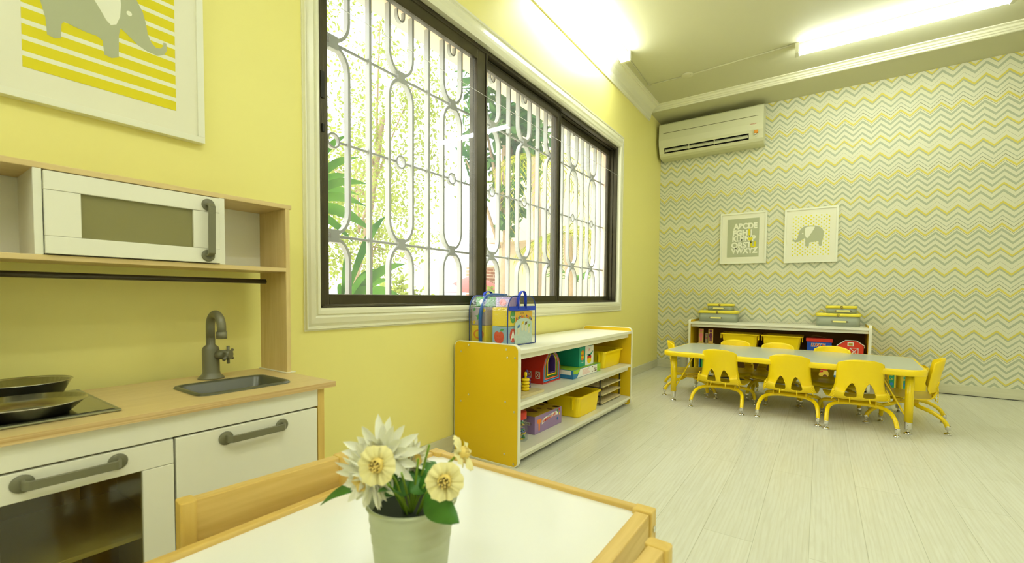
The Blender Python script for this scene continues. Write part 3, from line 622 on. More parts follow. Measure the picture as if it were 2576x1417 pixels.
# two on the chevron wall
t, O, u, v, n = picture('white framed grey alphabet print, left of the pair on the chevron wall', (.676, L, 1.207), (-1, 0, 0), .4, .4, .018, 0) if False else picture('white framed grey alphabet print, left of the pair on the chevron wall', (.676, L, 1.207), (1, 0, 0), .45, .549, .018, 0)
O2 = Vector((0, O.y, 0)); n = Vector((0, -1, 0))
MB().prism([(.748, 1.278), (1.055, 1.278), (1.055, 1.691), (.748, 1.691)], O2, u, v, n*.0004).build('print', grey_ink, t)
rows = (('ABCDE', 1.583, .811), ('FGH J', 1.512, .800), ('KLMN P', 1.449, .797), ('QRST', 1.380, .790), ('VWXYZ', 1.319, .792)); xr = 1.024
let = MB()
for i, (s_, z_, x_) in enumerate(rows):
    k = {0: .88, 1: .95, 2: .80, 3: .97, 4: .86}[i]
    let.text(s_, .080, O2+Vector((x_, 0, z_))+n*.0006, u, v, 0, .0006, sx=k, offset=.004)
let.build('lettering', paper, t)
MB().text('I', .086, O2+Vector((.952, 0, 1.512))+n*.0006, u, v, 0, .0006, offset=.006).build('yellow_letter', yell_ink, t)
c_ = (.972, 1.475); b = MB(); b.prism([(c_[0]+.024*math.cos(a), c_[1]+.024*math.sin(a)) for a in [PI*.9+PI*1.2*i/14 for i in range(15)]], O2+n*.0007, u, v, n*.0006); b.build('yellow_letter', yell_ink, t)
MB().text('U', .080, O2+Vector((.975, 0, 1.380))+n*.0006, u, v, 0, .0006, offset=.006, sx=.9).build('yellow_letter', yell_ink, t)
t, O, u, v, n = picture('white framed elephant print with yellow dots, right of the pair on the chevron wall', (1.285, L, 1.197), (1, 0, 0), .45, .549, .018, 0); n = Vector((0, -1, 0))
pr = MB().prism([(1.355, 1.266), (1.665, 1.266), (1.665, 1.681), (1.355, 1.681)], O2, u, v, n*.0003).build('print', paper, t)
b = MB(); r_ = 0; z_ = 1.276
while z_ < 1.678:
    x_ = 1.362+(.0107 if r_ % 2 else 0)*2
    while x_ < 1.663: b.prism([(x_+.0066*math.cos(a), z_+.0078*math.sin(a)) for a in [2*PI*i/8 for i in range(8)]], O2+n*.0003, u, v, n*.0003); x_ += .0428
    z_ += .0185; r_ += 1
o = b.build('dots', yell_ink, pr); o['kind'] = 'stuff'
elephant(t, O2, u, v, n, 1.3603, 1.568, .000466, False)

# ------------------------------------------------------------------ air conditioner
acm = mat('air_conditioner_white', srgb(214, 214, 176), .4)
ac = thing('air_conditioner', 'white wall-mounted air conditioner high in the corner above the chevron wallpaper', 'air conditioner', (.03, L, 2.42))
ax0, ax1, ay = .035, 1.085, 5.225
# side profile (y, z), open mouth between the two middle points
P1 = [(L, 2.832), (5.26, 2.815), (5.232, 2.795), (5.226, 2.70), (5.224, 2.62), (5.232, 2.56), (5.243, 2.535)]
P2 = [(5.262, 2.478), (5.285, 2.452), (5.32, 2.435), (L, 2.43)]
b = MB()
for prof_, in ((P1,), (P2,)):
    b.add([(x, y, z) for x in (ax0, ax1) for y, z in prof_], [(i, i+1, i+1+len(prof_), i+len(prof_)) for i in range(len(prof_)-1)])
full = P1+P2
b.add([(ax0, y, z) for y, z in full], [list(range(len(full)))]); b.add([(ax1, y, z) for y, z in full], [list(range(len(full)))])
for x0, x1 in ((ax0, .092), (.952, ax1)): b.add([(x0, *P1[-1]), (x1, *P1[-1]), (x1, *P2[0]), (x0, *P2[0])], [(0, 1, 2, 3)])
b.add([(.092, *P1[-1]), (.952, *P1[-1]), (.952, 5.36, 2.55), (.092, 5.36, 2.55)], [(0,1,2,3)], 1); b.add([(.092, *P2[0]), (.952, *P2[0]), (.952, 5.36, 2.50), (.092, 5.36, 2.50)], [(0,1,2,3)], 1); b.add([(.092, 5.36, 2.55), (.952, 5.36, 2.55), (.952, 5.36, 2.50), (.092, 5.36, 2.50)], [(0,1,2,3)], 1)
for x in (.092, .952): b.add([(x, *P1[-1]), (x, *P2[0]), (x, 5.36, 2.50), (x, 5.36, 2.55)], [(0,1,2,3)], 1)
b.build('body', [acm, dark], ac)
MB().box((.085, 5.222, 2.694), (1.038, 5.2285, 2.698)).build('seam', mat('seam_shadow', srgb(120, 120, 84), .7), ac)
b = MB(); b.obox((.522, 5.256, 2.505), (1, 0, 0), (0, .55, .8), (0, .8, -.55), .425, .017, .0025); b.build('louver', acm, ac)
b = MB(); b.obox((.522, 5.262, 2.525), (1, 0, 0), (0, .9, .3), (0, .3, -.9), .427, .006, .001); b.build('louver', acm, ac)
for x in (.36, .62): MB().box((x-.003, 5.245, 2.485), (x+.003, 5.30, 2.535)).build('vane', acm, ac)
redi = mat('red_print', srgb(190, 60, 40), .6)
MB().text('LENNOX', .017, (.962, 5.2238, 2.612), (1, 0, 0), (0, 0, 1), 0, .0006, shear=.2, sx=.86).build('lettering', redi, ac)
b = MB().box((1.004, 5.226, 2.520), (1.036, 5.236, 2.552)); b.build('indicator', mat('orange_panel', srgb(214, 140, 30), .5), ac)
b = MB().box((1.002, 5.227, 2.508), (1.02, 5.242, 2.52)).box((1.015, 5.233, 2.49), (1.024, 5.246, 2.498)); b.build('button', mat('silver_plastic', srgb(210, 214, 205), .3), ac)
# ====END3

# ------------------------------------------------------------------ near play table
TX0, TX1, TY0, TY1, TZ = .750, 1.352, .080, .884, .420
tt = thing('play_table', 'low pine play table with a white top in the foreground', 'table', (TX0, TY0, 0))
def pb(name, m, a, c, parent, bev=.003, label=None): return MB().box(a, c).build(name, m, parent, bev=bev, label=label)
pb('tabletop', mat('white_table_laminate', srgb(246, 246, 238), .16), (TX0+.016, TY0+.02, TZ-.018), (TX1-.028, TY1-.018, TZ-.009), tt, 0)
pb('side_rail', pine, (TX0, TY0+.03, TZ-.055), (TX0+.020, TY1-.03, TZ), tt); pb('side_rail', pine, (TX1-.032, TY0+.03, TZ-.055), (TX1-.004, TY1-.032, TZ-.001), tt)
pb('end_rail', pine_x, (TX0+.03, TY1-.022, TZ-.055), (TX1-.036, TY1-.002, TZ), tt); pb('end_rail', pine_x, (TX0+.03, TY0+.002, TZ-.055), (TX1-.036, TY0+.022, TZ), tt)
for x in (TX0, TX1-.040):
    for y in (TY0, TY1-.030):
        l = pb('leg', pine_z, (x, y, 0), (x+.040, y+.030, TZ+.0015), tt, .0035)
        if x > 1:
            MB().lathe([(0, 0), (.0065, 0), (.0065, .002), (.004, .003), (0, .002)], (x+.040, y+.015, TZ-.035), 14, ax=(1, 0, 0)).build('bolt', chrome, l)
# pine chairs pushed in at the long sides
def pine_chair(x, y, rot, label):
    """origin under the middle of the back, back plane x = 0, seat towards +x"""
    t = thing('pine_chair', label, 'chair', (x, y, 0), rot, 'small pine chairs at the play table')
    W2 = .163
    for s in (-1, 1):
        b = MB(); c = s*(W2-.015)
        b.prism(rrect(-.018, c-.013, .018, c+.013, .006, 3), (0, 0, 0), (1, 0, 0), (0, 1, 0), (0, 0, .475)); b.build('leg', pine_z, t, local=True, bev=.002)
        MB().box((.215, c-.013, 0), (.245, c+.013, .215)).build('leg', pine_z, t, local=True, bev=.003)
        MB().box((.0, c-.010, .18), (.24, c+.010, .215)).build('seat_rail', pine_x, t, local=True, bev=.002)
    MB().box((-.012, -W2+.026, .365), (.012, W2-.026, .4735)).build('backrest', pine, t, local=True, bev=.002)
    MB().box((.02, -W2+.004, .215), (.255, W2-.004, .230)).build('seat', pine, t, local=True, bev=.003)
    return t
pine_chair(.706, .464, math.radians(-5), 'small pine chair between the play kitchen and the play table')
pine_chair(1.413, .512, math.radians(180-3), 'small pine chair at the right edge of the play table')

# ------------------------------------------------------------------ pot of artificial flowers
PX, PY, PZ = 1.137, .437, .411
zinc = mat('galvanised_zinc', srgb(186, 194, 160), .42, .35, noise=(30, .12))
pot = thing('flower_pot', 'galvanised metal pot of pale yellow artificial flowers on the play table', 'flower pot', (PX, PY, PZ))
b = MB(); rb, rt_, h_ = .046, .0605, .140; pr_ = [(0, .0), (rb, 0), (rb+.001, .006)]
for i in range(26):
    q = i/25; z = .008+q*(h_-.016); r = rb+(rt_-rb)*z/h_
    if .078 < z < .118: r += .0011*math.cos((z-.078)/.008*2*PI)
    pr_.append((r, z))
pr_ += [(rt_+.0008, h_-.004), (rt_+.003, h_-.003), (rt_+.0035, h_), (rt_+.001, h_+.002), (rt_-.001, h_), (rt_-.003, h_-.01), (rb, .1)]
b.lathe(pr_, (PX, PY, PZ), 56); b.build('pot_body', zinc, pot)
MB().sheet([((rt_-.004)*math.cos(2*PI*i/24), (rt_-.004)*math.sin(2*PI*i/24)) for i in range(24)], (PX, PY, PZ+h_-.016), (1, 0, 0), (0, 1, 0)).build('foam', mat('dark_florist_foam', srgb(30, 40, 18), .9), pot)
green = mat('leaf_green_cloth', srgb(64, 122, 34), .5, noise=(60, .35)); stemm = mat('stem_green', srgb(126, 158, 40), .5)
petal_m = bpy.data.materials.new('cream_petal'); petal_m.use_nodes = True; pb_ = petal_m.node_tree.nodes['Principled BSDF']; pb_.inputs['Base Color'].default_value = srgb(253, 252, 226); pb_.inputs['Roughness'].default_value = .6
pb_.inputs['Subsurface Weight'].default_value = .25; pb_.inputs['Subsurface Radius'].default_value = (.01, .01, .005); pb_.inputs['Subsurface Scale'].default_value = .5
petal_y = mat('yellow_petal_base', srgb(240, 214, 120), .6); petal_g = mat('lime_petal_base', srgb(226, 236, 130), .6)
camR, camU, camF = R1, U1, Fw
def at_depth(u, v_, d): return CAM+(R1*((u-1288)/1126)-U1*((v_-786.74)/1126)+Fw)*d
def blade(b, base, tip, nrm, wid, K=6, cup=.15, m=0, round_=1.0, bend=0.):
    """tapered petal or leaf from base to tip; nrm is its upper side"""
    base, tip, nrm = Vector(base), Vector(tip), Vector(nrm).normalized(); d = tip-base; l = d.length; s = d.normalized().cross(nrm).normalized(); nn = s.cross(d.normalized())
    vs = []
    for k in range(K+1):
        q = k/K; w_ = wid*(math.sin(PI*(q**.85)*.93+.07)**round_ if k < K else .03); p = base+d*q+nn*(bend*l*math.sin(PI*q))
        vs += [p+s*w_+nn*cup*w_, p-nn*cup*w_*.4, p-s*w_+nn*cup*w_]
    b.add(vs, [(3*k+j, 3*k+j+1, 3*k+4+j, 3*k+3+j) for k in range(K) for j in (0, 1)], m, True)
root = Vector((PX, PY, PZ+h_-.02)); random.seed(21)
def flower(c, ax, kind, r, label=None):
    c, ax = Vector(c), Vector(ax).normalized(); u = ax.cross(Vector((0, 0, 1))).normalized() if abs(ax.z) < .95 else Vector((1, 0, 0)); v = ax.cross(u).normalized()
    b = MB()
    if kind == 'spiky':
        for ring_, (n, el, rr, w_) in enumerate(((15, .12, 1.0, .0062), (13, .50, .92, .006), (10, .95, .72, .0055))):
            for i in range(n):
                a = 2*PI*i/n+ring_*.37+random.uniform(-.12, .12); e = el+random.uniform(-.1, .12); d = (u*math.cos(a)+v*math.sin(a))*math.cos(e)+ax*math.sin(e)
                blade(b, c+d*r*.10, c+d*r*rr*random.uniform(.85, 1.08), ax*math.cos(e)-(u*math.cos(a)+v*math.sin(a))*math.sin(e), w_*r/.05, 6, .5, 0, .8, -.04)
        f = b.build('spiky_flower', petal_m, pot, label=label)
        q = MB()
        for i in range(5):
            a = 2*PI*i/5; d = (u*math.cos(a)+v*math.sin(a))*.5+ax*.9; blade(q, c, c+d*r*.5, (u*math.cos(a)+v*math.sin(a))*-1+ax*.3, .011, 5, .4, 0, .6)
        q.build('flower_centre', petal_y, f)
    else:
        for i in range(6):
            a = 2*PI*i/6; d = u*math.cos(a)+v*math.sin(a); s = ax.cross(d)
            # wide ruffled petal as a fan
            vs = [c+ax*-.004]; nA, nR = 8, 4
            for k in range(1, nR+1):
                for j in range(nA+1):
                    al = (j/nA-.5)*1.25; rad = r*k/nR*(1-.16*abs(al)**2*1.6)*(1+.03*math.sin(j*2.1+i)); dd = d*math.cos(al)+s*math.sin(al)
                    vs.append(c+dd*rad+ax*(r*.42*(1-(1-k/nR)**2)-.15*r*(k/nR)**3+.004*(i % 2)+.0018*math.sin(j*2.3+i)))
            fs = [(0, 1+j, 2+j) for j in range(nA)]+[(1+(k-1)*(nA+1)+j, 2+(k-1)*(nA+1)+j, 2+k*(nA+1)+j, 1+k*(nA+1)+j) for k in range(1, nR) for j in range(nA)]
            b.add(vs, fs, 0, True)
        f = b.build('cup_flower', mat('buttery_petal', srgb(246, 236, 168), .55), pot, label=label)
        q = MB(); q.lathe([(0, -.004), (.010*r/.035, .0), (.013*r/.035, .008), (.010*r/.035, .016)], c, 16, ax=ax)
        for i in range(14):
            a = i*2.4; rr = .0028*math.sqrt(i)*.7; p = c+(u*math.cos(a)+v*math.sin(a))*rr; q.tube([p, p+ax*.016], .0011, 5)
        q.build('flower_centre', petal_y, f)
    # stem
    mid = root.lerp(c, .55)+Vector((0, 0, .008)); MB().tube(smooth_path([root+Vector((c.x-root.x, c.y-root.y, 0))*.15, mid, c-ax*.004], 5), .0019, 6).build('stem', stemm, pot)
back_ = -Fw
flower(at_depth(962, 1150, .61), back_+U1*.35-R1*.10, 'spiky', .056, 'large spiky cream bloom')
flower(at_depth(935, 1195, .585), back_*.8-R1*.55-U1*.25, 'spiky', .050)
flower(at_depth(1030, 1160, .64), back_*.4+R1*.7+U1*.2, 'spiky', .036)
flower(at_depth(955, 1168, .535), back_+U1*.15-R1*.1, 'cup', .024)
flower(at_depth(1120, 1208, .545), back_+U1*.15+R1*.05, 'cup', .0235, 'open buttery bloom with yellow centre')
flower(at_depth(1150, 1148, .60), R1*.9+U1*.5+back_*.1, 'cup', .026)
def leaf(base, tip, up, wid, bend=.12):
    b = MB(); blade(b, base, tip, up, wid, 9, .18, 0, 1.0, bend); b.build('leaf', green, pot, solid=.0006)
Z_ = Vector((0, 0, 1))
leaf(at_depth(930, 1225, .60), at_depth(806, 1272, .615), Z_+back_*.3, .0125, .10); leaf(at_depth(1070, 1245, .58), at_depth(1155, 1316, .525), back_+U1*.4, .018, .05)
leaf(at_depth(1050, 1215, .62), at_depth(1095, 1162, .66), back_*.6+Z_, .014); leaf(at_depth(960, 1245, .60), at_depth(1000, 1195, .60), back_+Z_*.3, .014); leaf(at_depth(1010, 1250, .58), at_depth(950, 1238, .55), Z_, .010)
leaf(at_depth(1030, 1240, .60), at_depth(1075, 1205, .62), back_+Z_*.4, .014); leaf(at_depth(1000, 1255, .60), at_depth(1040, 1185, .63), back_, .013); leaf(at_depth(1090, 1240, .60), at_depth(1060, 1190, .62), back_, .012)
for (u_, v_, d) in ((1080, 1120, .60), (1052, 1155, .58), (975, 1218, .56), (1010, 1190, .57), (1068, 1220, .6)):
    MB().tube(smooth_path([root+Vector((.005, -.006, 0)), root.lerp(at_depth(u_, v_, d), .5), at_depth(u_, v_, d)], 4), .0016, 6).build('stem', stemm, pot)

# ------------------------------------------------------------------ storage shelf units (one under the window, one against the chevron wall)
panel_y = mat('yellow_laminate', srgb(228, 190, 12), .45); edge_w = mat('white_edge_band', srgb(240, 238, 212), .35); brownb = mat('brown_hardboard', srgb(120, 84, 16), .7)
def shelf_unit(loc, rot, ln, label, back=True):
    """local: x depth (0 back .. .41 front), y length"""
    t = thing('storage_shelf', label, 'shelf', loc, rot, 'yellow and white low storage shelves')
    D, H = .41, .602
    for y0, out in ((0, -1), (ln-.02, 1)):
        o = MB().prism(rrect(.002, .002, D-.002, H-.002, .03, 6), (0, y0+.0, 0), (1, 0, 0), (0, 0, 1), (0, .02, 0)).build('end_panel', panel_y, t, local=True)
        b = MB(); pa, pb2 = rrect(0, 0, D, H, .032, 6), rrect(.004, .004, D-.004, H-.004, .028, 6); n = len(pa)
        for yy in (y0-.0008, y0+.0208): b.add([(x, yy, z) for x, z in pa]+[(x, yy, z) for x, z in pb2], [(i, (i+1) % n, (i+1) % n+n, i+n) for i in range(n)])
        b.add([(x, yy, z) for yy in (y0-.0008, y0+.0208) for x, z in pa], [(i, (i+1) % n, (i+1) % n+n, i+n) for i in range(n)]); b.build('edge_band', edge_w, o, local=True)
        if back is True and out < 0:
            for (x, z) in ((.097, .583), (.046, .545), (.336, .575), (.342, .537), (.388, .538), (.097, .323), (.045, .283), (.332, .317), (.385, .275), (.095, .063), (.329, .057), (.383, .018)):
                q = MB(); q.lathe([(0, 0), (.0058, 0), (.005, .0012), (.0028, .0012), (.0022, .0002), (0, .0002)], (x, y0-.0006, z), 12, ax=(0, -1, 0)); q.build('screw', chrome, o, local=True)
    for z in (.575, .32, .07):
        b = MB(); b.box((.012, .02, z-.02), (D-.004, ln-.02, z)); b.box((D-.045, .02, z-.05), (D-.027, ln-.02, z-.02)); b.build('shelf_board', white_lam, t, local=True, bev=.002)
    if back: MB().box((.004, .02, .02), (.010, ln-.02, .57)).build('back_panel', brownb, t, local=True)
    return t
SX, SY = .015, 1.781
shelf_unit((SX, SY, 0), 0, 1.585, 'yellow ended white storage shelf standing below the window')
FX0 = .455; FY = L-.015
shelf_unit((FX0, FY, 0), -PI/2, 1.535, 'yellow ended white storage shelf against the chevron wall')

# contents of the window shelf
def box_obj(name, m, a, c, label, cat, group=None, bev=.002):
    t = thing(name, label, cat, (min(a[0], c[0]), min(a[1], c[1]), min(a[2], c[2])), group=group); MB().box(a, c).build('box_body', m, t, bev=bev); return t
def bin_(name_label, x0, y0, z0, x1, y1, h, group, lid=True, rot=None):
    """tapered tray with rolled rim; x1 is the front"""
    t = thing('plastic_bin', name_label, 'storage bin', (x0, y0, z0), group=group); b = MB(); tp = .014
    R = []
    for q, e in ((0, tp), (.03, tp*.8), (1, 0)): R.append([(x, y, z0+h*q) for x, y in rrect(x0+e, y0+e, x1-e, y1-e, .03, 4)])
    for e in (-.012, -.012): R.append([(x, y, z0+h+(0 if len(R) == 3 else .010)) for x, y in rrect(x0+e, y0+e, x1-e, y1-e, .035, 4)])
    R.append([(x, y, z0+h+.012) for x, y in rrect(x0-.004, y0-.004, x1+.004, y1+.004, .03, 4)])
    R.append([(x, y, z0+h*.98) for x, y in rrect(x0+.004, y0+.004, x1-.004, y1-.004, .028, 4)]); R.append([(x, y, z0+h*.1) for x, y in rrect(x0+tp+.002, y0+tp+.002, x1-tp-.002, y1-tp-.002, .026, 4)])
    b.rings(R, 0, False, True); b.build('tray', yellow_pl, t)
    for yy in (y0+.002, y1-.002):
        s = -1 if yy < (y0+y1)/2 else 1; MB().box((x0+(x1-x0)*.80, yy, z0+h*.42), (x0+(x1-x0)*.80+.008, yy+s*.012, z0+h)).build('rib', yellow_pl, t)
    return t
purple = mat('lilac_card', srgb(150, 122, 168), .5); orange = mat('orange_ink', srgb(236, 130, 34), .5); white_i = mat('white_ink', srgb(245, 245, 235), .5); blue_i = mat('blue_ink', srgb(40, 120, 190), .5)
teal = mat('teal_card', srgb(20, 150, 124), .5); lime = mat('lime_ink', srgb(150, 196, 40), .5); red_i = mat('red_ink', srgb(206, 44, 30), .5); brown_i = mat('brown_ink', srgb(110, 66, 24), .5); black_i = mat('black_ink', srgb(30, 30, 30), .5)
grn_i = mat('green_ink', srgb(54, 160, 70), .5); yel_i = mat('yellow_ink', srgb(244, 212, 20), .5); pink_i = mat('pink_ink', srgb(232, 130, 130), .5)
def disc(b, c, r, u, v, n, d=.0006, sx=1., k=14, m=0): b.prism([(r*sx*math.cos(2*PI*i/k), r*math.sin(2*PI*i/k)) for i in range(k)], c, u, v, Vector(n)*d, m)
Yv, Zv, Xv = Vector((0, 1, 0)), Vector((0, 0, 1)), Vector((1, 0, 0))
# purple hammering board box
t = box_obj('toy_box', purple, (.13, 2.09, .0705), (.33, 2.40, .170), 'purple toy box lettered Hammering Board on the bottom shelf under the window', 'toy box')
MB().box((.132, 2.092, .170), (.328, 2.398, .1712)).build('box_lid', mat('mustard_card', srgb(196, 164, 40), .5), t)
b = MB(); random.seed(2)
for i in range(12): disc(b, (random.uniform(.15, .31), random.uniform(2.11, 2.38), .1712), random.uniform(.012, .022), Xv, Yv, Zv, .0005, 1.4)
o = b.build('lid_print', brown_i, t); o['kind'] = 'stuff'
F = Vector((.3303, 0, 0))
MB().prism([(2.165, .112), (2.20, .123), (2.26, .130), (2.32, .133), (2.352, .130), (2.352, .152), (2.32, .155), (2.26, .152), (2.20, .146), (2.165, .134)], F, Yv, Zv, Xv*.0005).build('banner', white_i, t)
MB().text('HAMMERING BOARD', .0205, (.3310, 2.17, .120), Vector((0, 1, .11)), Vector((0, -.11, 1)), 0, .0005, sx=.83, offset=.0006).build('lettering', red_i, t)
MB().text('Little Hands', .0085, (.3310, 2.225, .1435), Vector((0, 1, .06)), Vector((0, -.06, 1)), 0, .0005).build('lettering', blue_i, t)
b = MB(); b.prism([(2.130, .085), (2.142, .085), (2.145, .125), (2.160, .128), (2.160, .148), (2.115, .148), (2.115, .128), (2.128, .125)], F, Yv, Zv, Xv*.0005); b.build('hammer_print', orange, t)
for (y, z, m_) in ((2.345, .156, grn_i), (2.367, .158, red_i), (2.372, .133, yel_i), (2.348, .108, blue_i)):
    b = MB(); disc(b, F+Yv*y+Zv*z, .010, Yv, Zv, Xv, .0007, .7, 6); b.build('hand_print', m_, t)
MB().prism([(.16, .135), (.30, .135), (.30, .118), (.16, .118)], (0, 2.0895, 0), Xv, Zv, -Yv*.0005).build('banner', white_i, t)
MB().text('HAMMERING BOARD', .015, (.165, 2.0885, .121), Xv, Zv, 0, .0005).build('lettering', brown_i, t)
# jar of toys
jr = thing('toy_jar', 'clear jar of coloured toys with a red lid, left on the bottom shelf', 'jar', (.300, 1.975, .0705))
clear = bpy.data.materials.new('clear_plastic'); clear.use_nodes = True; g = clear.node_tree; g.nodes.clear()
a1 = g.nodes.new('ShaderNodeBsdfTransparent'); a1.inputs[0].default_value = (.93, .95, .96, 1); a2 = g.nodes.new('ShaderNodeBsdfGlossy'); a2.inputs['Roughness'].default_value = .12
a3 = g.nodes.new('ShaderNodeMixShader'); a3.inputs[0].default_value = .10; a4 = g.nodes.new('ShaderNodeOutputMaterial'); g.links.new(a1.outputs[0], a3.inputs[1]); g.links.new(a2.outputs[0], a3.inputs[2]); g.links.new(a3.outputs[0], a4.inputs[0])
MB().lathe([(0, 0), (.046, 0), (.048, .004), (.048, .105), (.043, .114), (.038, .118)], (.300, 1.975, .0705), 28).build('jar_body', clear, jr)
MB().lathe([(.041, .116), (.042, .118), (.042, .15), (.038, .156), (0, .157)], (.300, 1.975, .0705), 28).build('lid', mat('red_plastic', srgb(214, 50, 34), .35), jr)
b = MB(); random.seed(6)
for i in range(60):
    a, rr = random.uniform(0, 2*PI), .034*math.sqrt(random.random()); p = (.300+rr*math.cos(a), 1.975+rr*math.sin(a), .0785+random.uniform(0, .085)); d = Vector([random.gauss(0, 1) for _ in range(3)]).normalized()
    b.tube(arc(p, .009, 0, random.uniform(2, 5), 5, d, d.cross(Zv).normalized()), .003, 5, random.choice((0, 1, 2, 3)))
o = b.build('toy_fill', [yel_i, mat('violet_plastic', srgb(104, 80, 150), .4), blue_i, grn_i], jr); o['kind'] = 'stuff'
bin_('yellow plastic bin on the bottom shelf under the window', .13, 2.530, .0705, .385, 2.850, .125, 'yellow bins on the window shelf')
bin_('yellow plastic bin on the middle shelf under the window', .10, 2.995, .3205, .355, 3.330, .112, 'yellow bins on the window shelf')
# puzzle rack and boards
rk = thing('puzzle_rack', 'black wire rack holding flat wooden puzzles at the right end of the bottom shelf', 'rack', (.12, 2.92, .0705)); blackw = mat('black_wire', srgb(24, 26, 22), .4)
for y in (2.925, 3.290):
    for x in (.13, .352): MB().tube([(x, y, .0745), (x, y, .262)], .004, 6).build('post', blackw, rk)
for z in (.085, .141, .199): 
    b = MB(); b.tube([(.13, 2.925, z-.005), (.352, 2.925, z-.005)], .003, 6); b.tube([(.13, 3.290, z-.005), (.352, 3.290, z-.005)], .003, 6); b.tube([(.13, 2.925, z-.005), (.13, 3.290, z-.005)], .003, 6); b.build('rung', blackw, rk)
pl_b = wood('pale_plywood', srgb(208, 192, 140), srgb(222, 208, 160), 1, 4, .5)
for i, (z, lb) in enumerate(((.0835, 'wooden knob puzzle with green pieces, lowest in the black rack'), (.1395, 'wooden knob puzzle in the middle of the black rack'), (.1975, 'plain wooden knob puzzle, topmost in the black rack'))):
    t = thing('wooden_puzzle', lb, 'puzzle', (.12, 2.935, z), group='wooden puzzles in the rack')
    MB().box((.135, 2.935, z), (.368, 3.280, z+.009)).build('board', pl_b, t, bev=.001)
    b = MB(); random.seed(30+i)
    for k in range(7): disc(b, (random.uniform(.17, .34), 2.96+.045*k, z+.0090), .016, Xv, Yv, Zv, .001, 1.1, 8)
    b.build('puzzle_piece', [grn_i, brown_i, pl_b][i], t)
    for k in range(3): MB().lathe([(.003, 0), (.003, .008), (.007, .011), (.007, .016), (0, .018)], (.30, 3.0+.1*k, z+.0098), 10).build('knob', pl_b, t)
# stacking pegs
st = thing('stacking_board', 'wooden peg board on the middle shelf, at its left end', 'toy', (.20, 1.87, .3205)); MB().box((.20, 1.86, .3205), (.39, 2.085, .3355)).build('board', pl_b, st, bev=.001)
ring_y = yellow_pl; ring_p = mat('purple_enamel', srgb(84, 56, 130), .3); ring_r = mat('red_enamel', srgb(206, 50, 36), .3); proto = None
for (x, y, m_, nm) in ((.33, 1.990, ring_y, 'yellow'), (.30, 2.050, ring_p, 'purple'), (.25, 1.945, ring_r, 'red')):
    MB().lathe([(.006, 0), (.006, .078), (.0085, .080), (.0085, .094), (.005, .10), (0, .101)], (x, y, .3355), 12).build('peg', m_, st)
    for k, wd_ in enumerate(('lowest', 'second', 'third', 'top')):
        o = MB(); o.tube(arc((0, 0, 0), .0145, 0, 2*PI, 18, Xv, Yv)[:-1], .0083, 8, close=True); o = o.build('stacking_ring', m_); o.location = (x, y, .3441+k*.0167)
        tag(o, '%s wooden ring, %s of its four on the peg board' % (nm, wd_), 'toy ring', 'wooden rings on the peg board')
# barn of nesting houses
def nest(y0, y1, z1, x0, x1, m_, label, th=.0085, barn=False):
    t = thing('nesting_barn' if barn else 'nesting_house', label, 'toy house', (x0, y0, .3205), group='nested toy houses on the window shelf')
    def shp(e):
        a, b2, c = y0+e, y1-e, z1-e; mid = (a+b2)/2; w_ = (b2-a)/2; zb_ = .3205+e*.9
        return [(a, zb_), (b2, zb_), (b2, c-w_*.95), (mid+w_*.82, c-w_*.5), (mid+w_*.38, c-w_*.06), (mid-w_*.38, c-w_*.06) if False else (mid+w_*.30, c), (mid-w_*.30, c), (mid-w_*.38, c-w_*.06), (mid-w_*.82, c-w_*.5), (a, c-w_*.95)]
    A, B2 = shp(0), shp(th); n = len(A); b = MB()
    vs = [(x, p[0], p[1]) for x in (x0, x1) for p in A]+[(x, p[0], p[1]) for x in (x0, x1) for p in B2]
    fs = [(i, (i+1) % n, (i+1) % n+n, i+n) for i in range(n)]+[(2*n+i, 2*n+(i+1) % n, 3*n+(i+1) % n, 3*n+i) for i in range(n)]
    fs += [(n+i, n+(i+1) % n, 3*n+(i+1) % n, 3*n+i) for i in range(n)]+[(i, (i+1) % n, 2*n+(i+1) % n, 2*n+i) for i in range(n)]
    b.add(vs, fs); b.build('shell', m_, t); return t
cols = ((ring_r, 'red'), (mat('sky_blue_enamel', srgb(70, 150, 206), .35), 'blue'), (mat('coral_enamel', srgb(240, 110, 74), .35), 'coral'), (mat('green_enamel', srgb(40, 120, 44), .35), 'green'), (yellow_pl, 'yellow'), (ring_p, 'purple'))
for k, (m_, nm) in enumerate(cols):
    e = .0108*k*1.12; lb = 'red toy barn with white windows, outermost of the nested houses' if k == 0 else '%s toy house nested inside the red barn, number %d counting inwards' % (nm, k+1) if False else ['', 'blue toy house just inside the red barn', 'coral toy house nested between the blue and the green ones', 'green toy house nested inside the coral one', 'yellow toy house nested inside the green one', 'purple toy house, innermost of the nested houses'][k]
    t = nest(2.250+e, 2.462-e, .512-e*1.25, .10+.012*k, .283, m_, lb, .0085, k == 0)
    for v_ in [o for o in t.children]:
        v_.location.z += .0
    if k: t.location.z += e*.9; t['_o'] = list(t.location)
    if k == 0:
        for x in (.188, .248):
            b = MB()
            for (dx0, dz0, dx1, dz1) in ((-.016, -.021, .016, -.017), (-.016, .017, .016, .021), (-.016, -.021, -.0125, .021), (.0125, -.021, .016, .021)): b.box((x+dx0, 2.2485, .372+dz0), (x+dx1, 2.2502, .372+dz1))
            for s in (-1, 1): b.obox((x, 2.2493, .372), (s*.028, 0, .036), (0, 1, 0), (-.036*s, 0, .028), .022, .0008, .0016)
            b.build('window_trim', white_i, t)
        # closed back
        MB().sheet([(2.252, .322), (2.460, .322), (2.460, .43), (2.40, .505), (2.31, .505), (2.252, .43)], (.099, 0, 0), Yv, Zv).build('barn_back', m_, t)
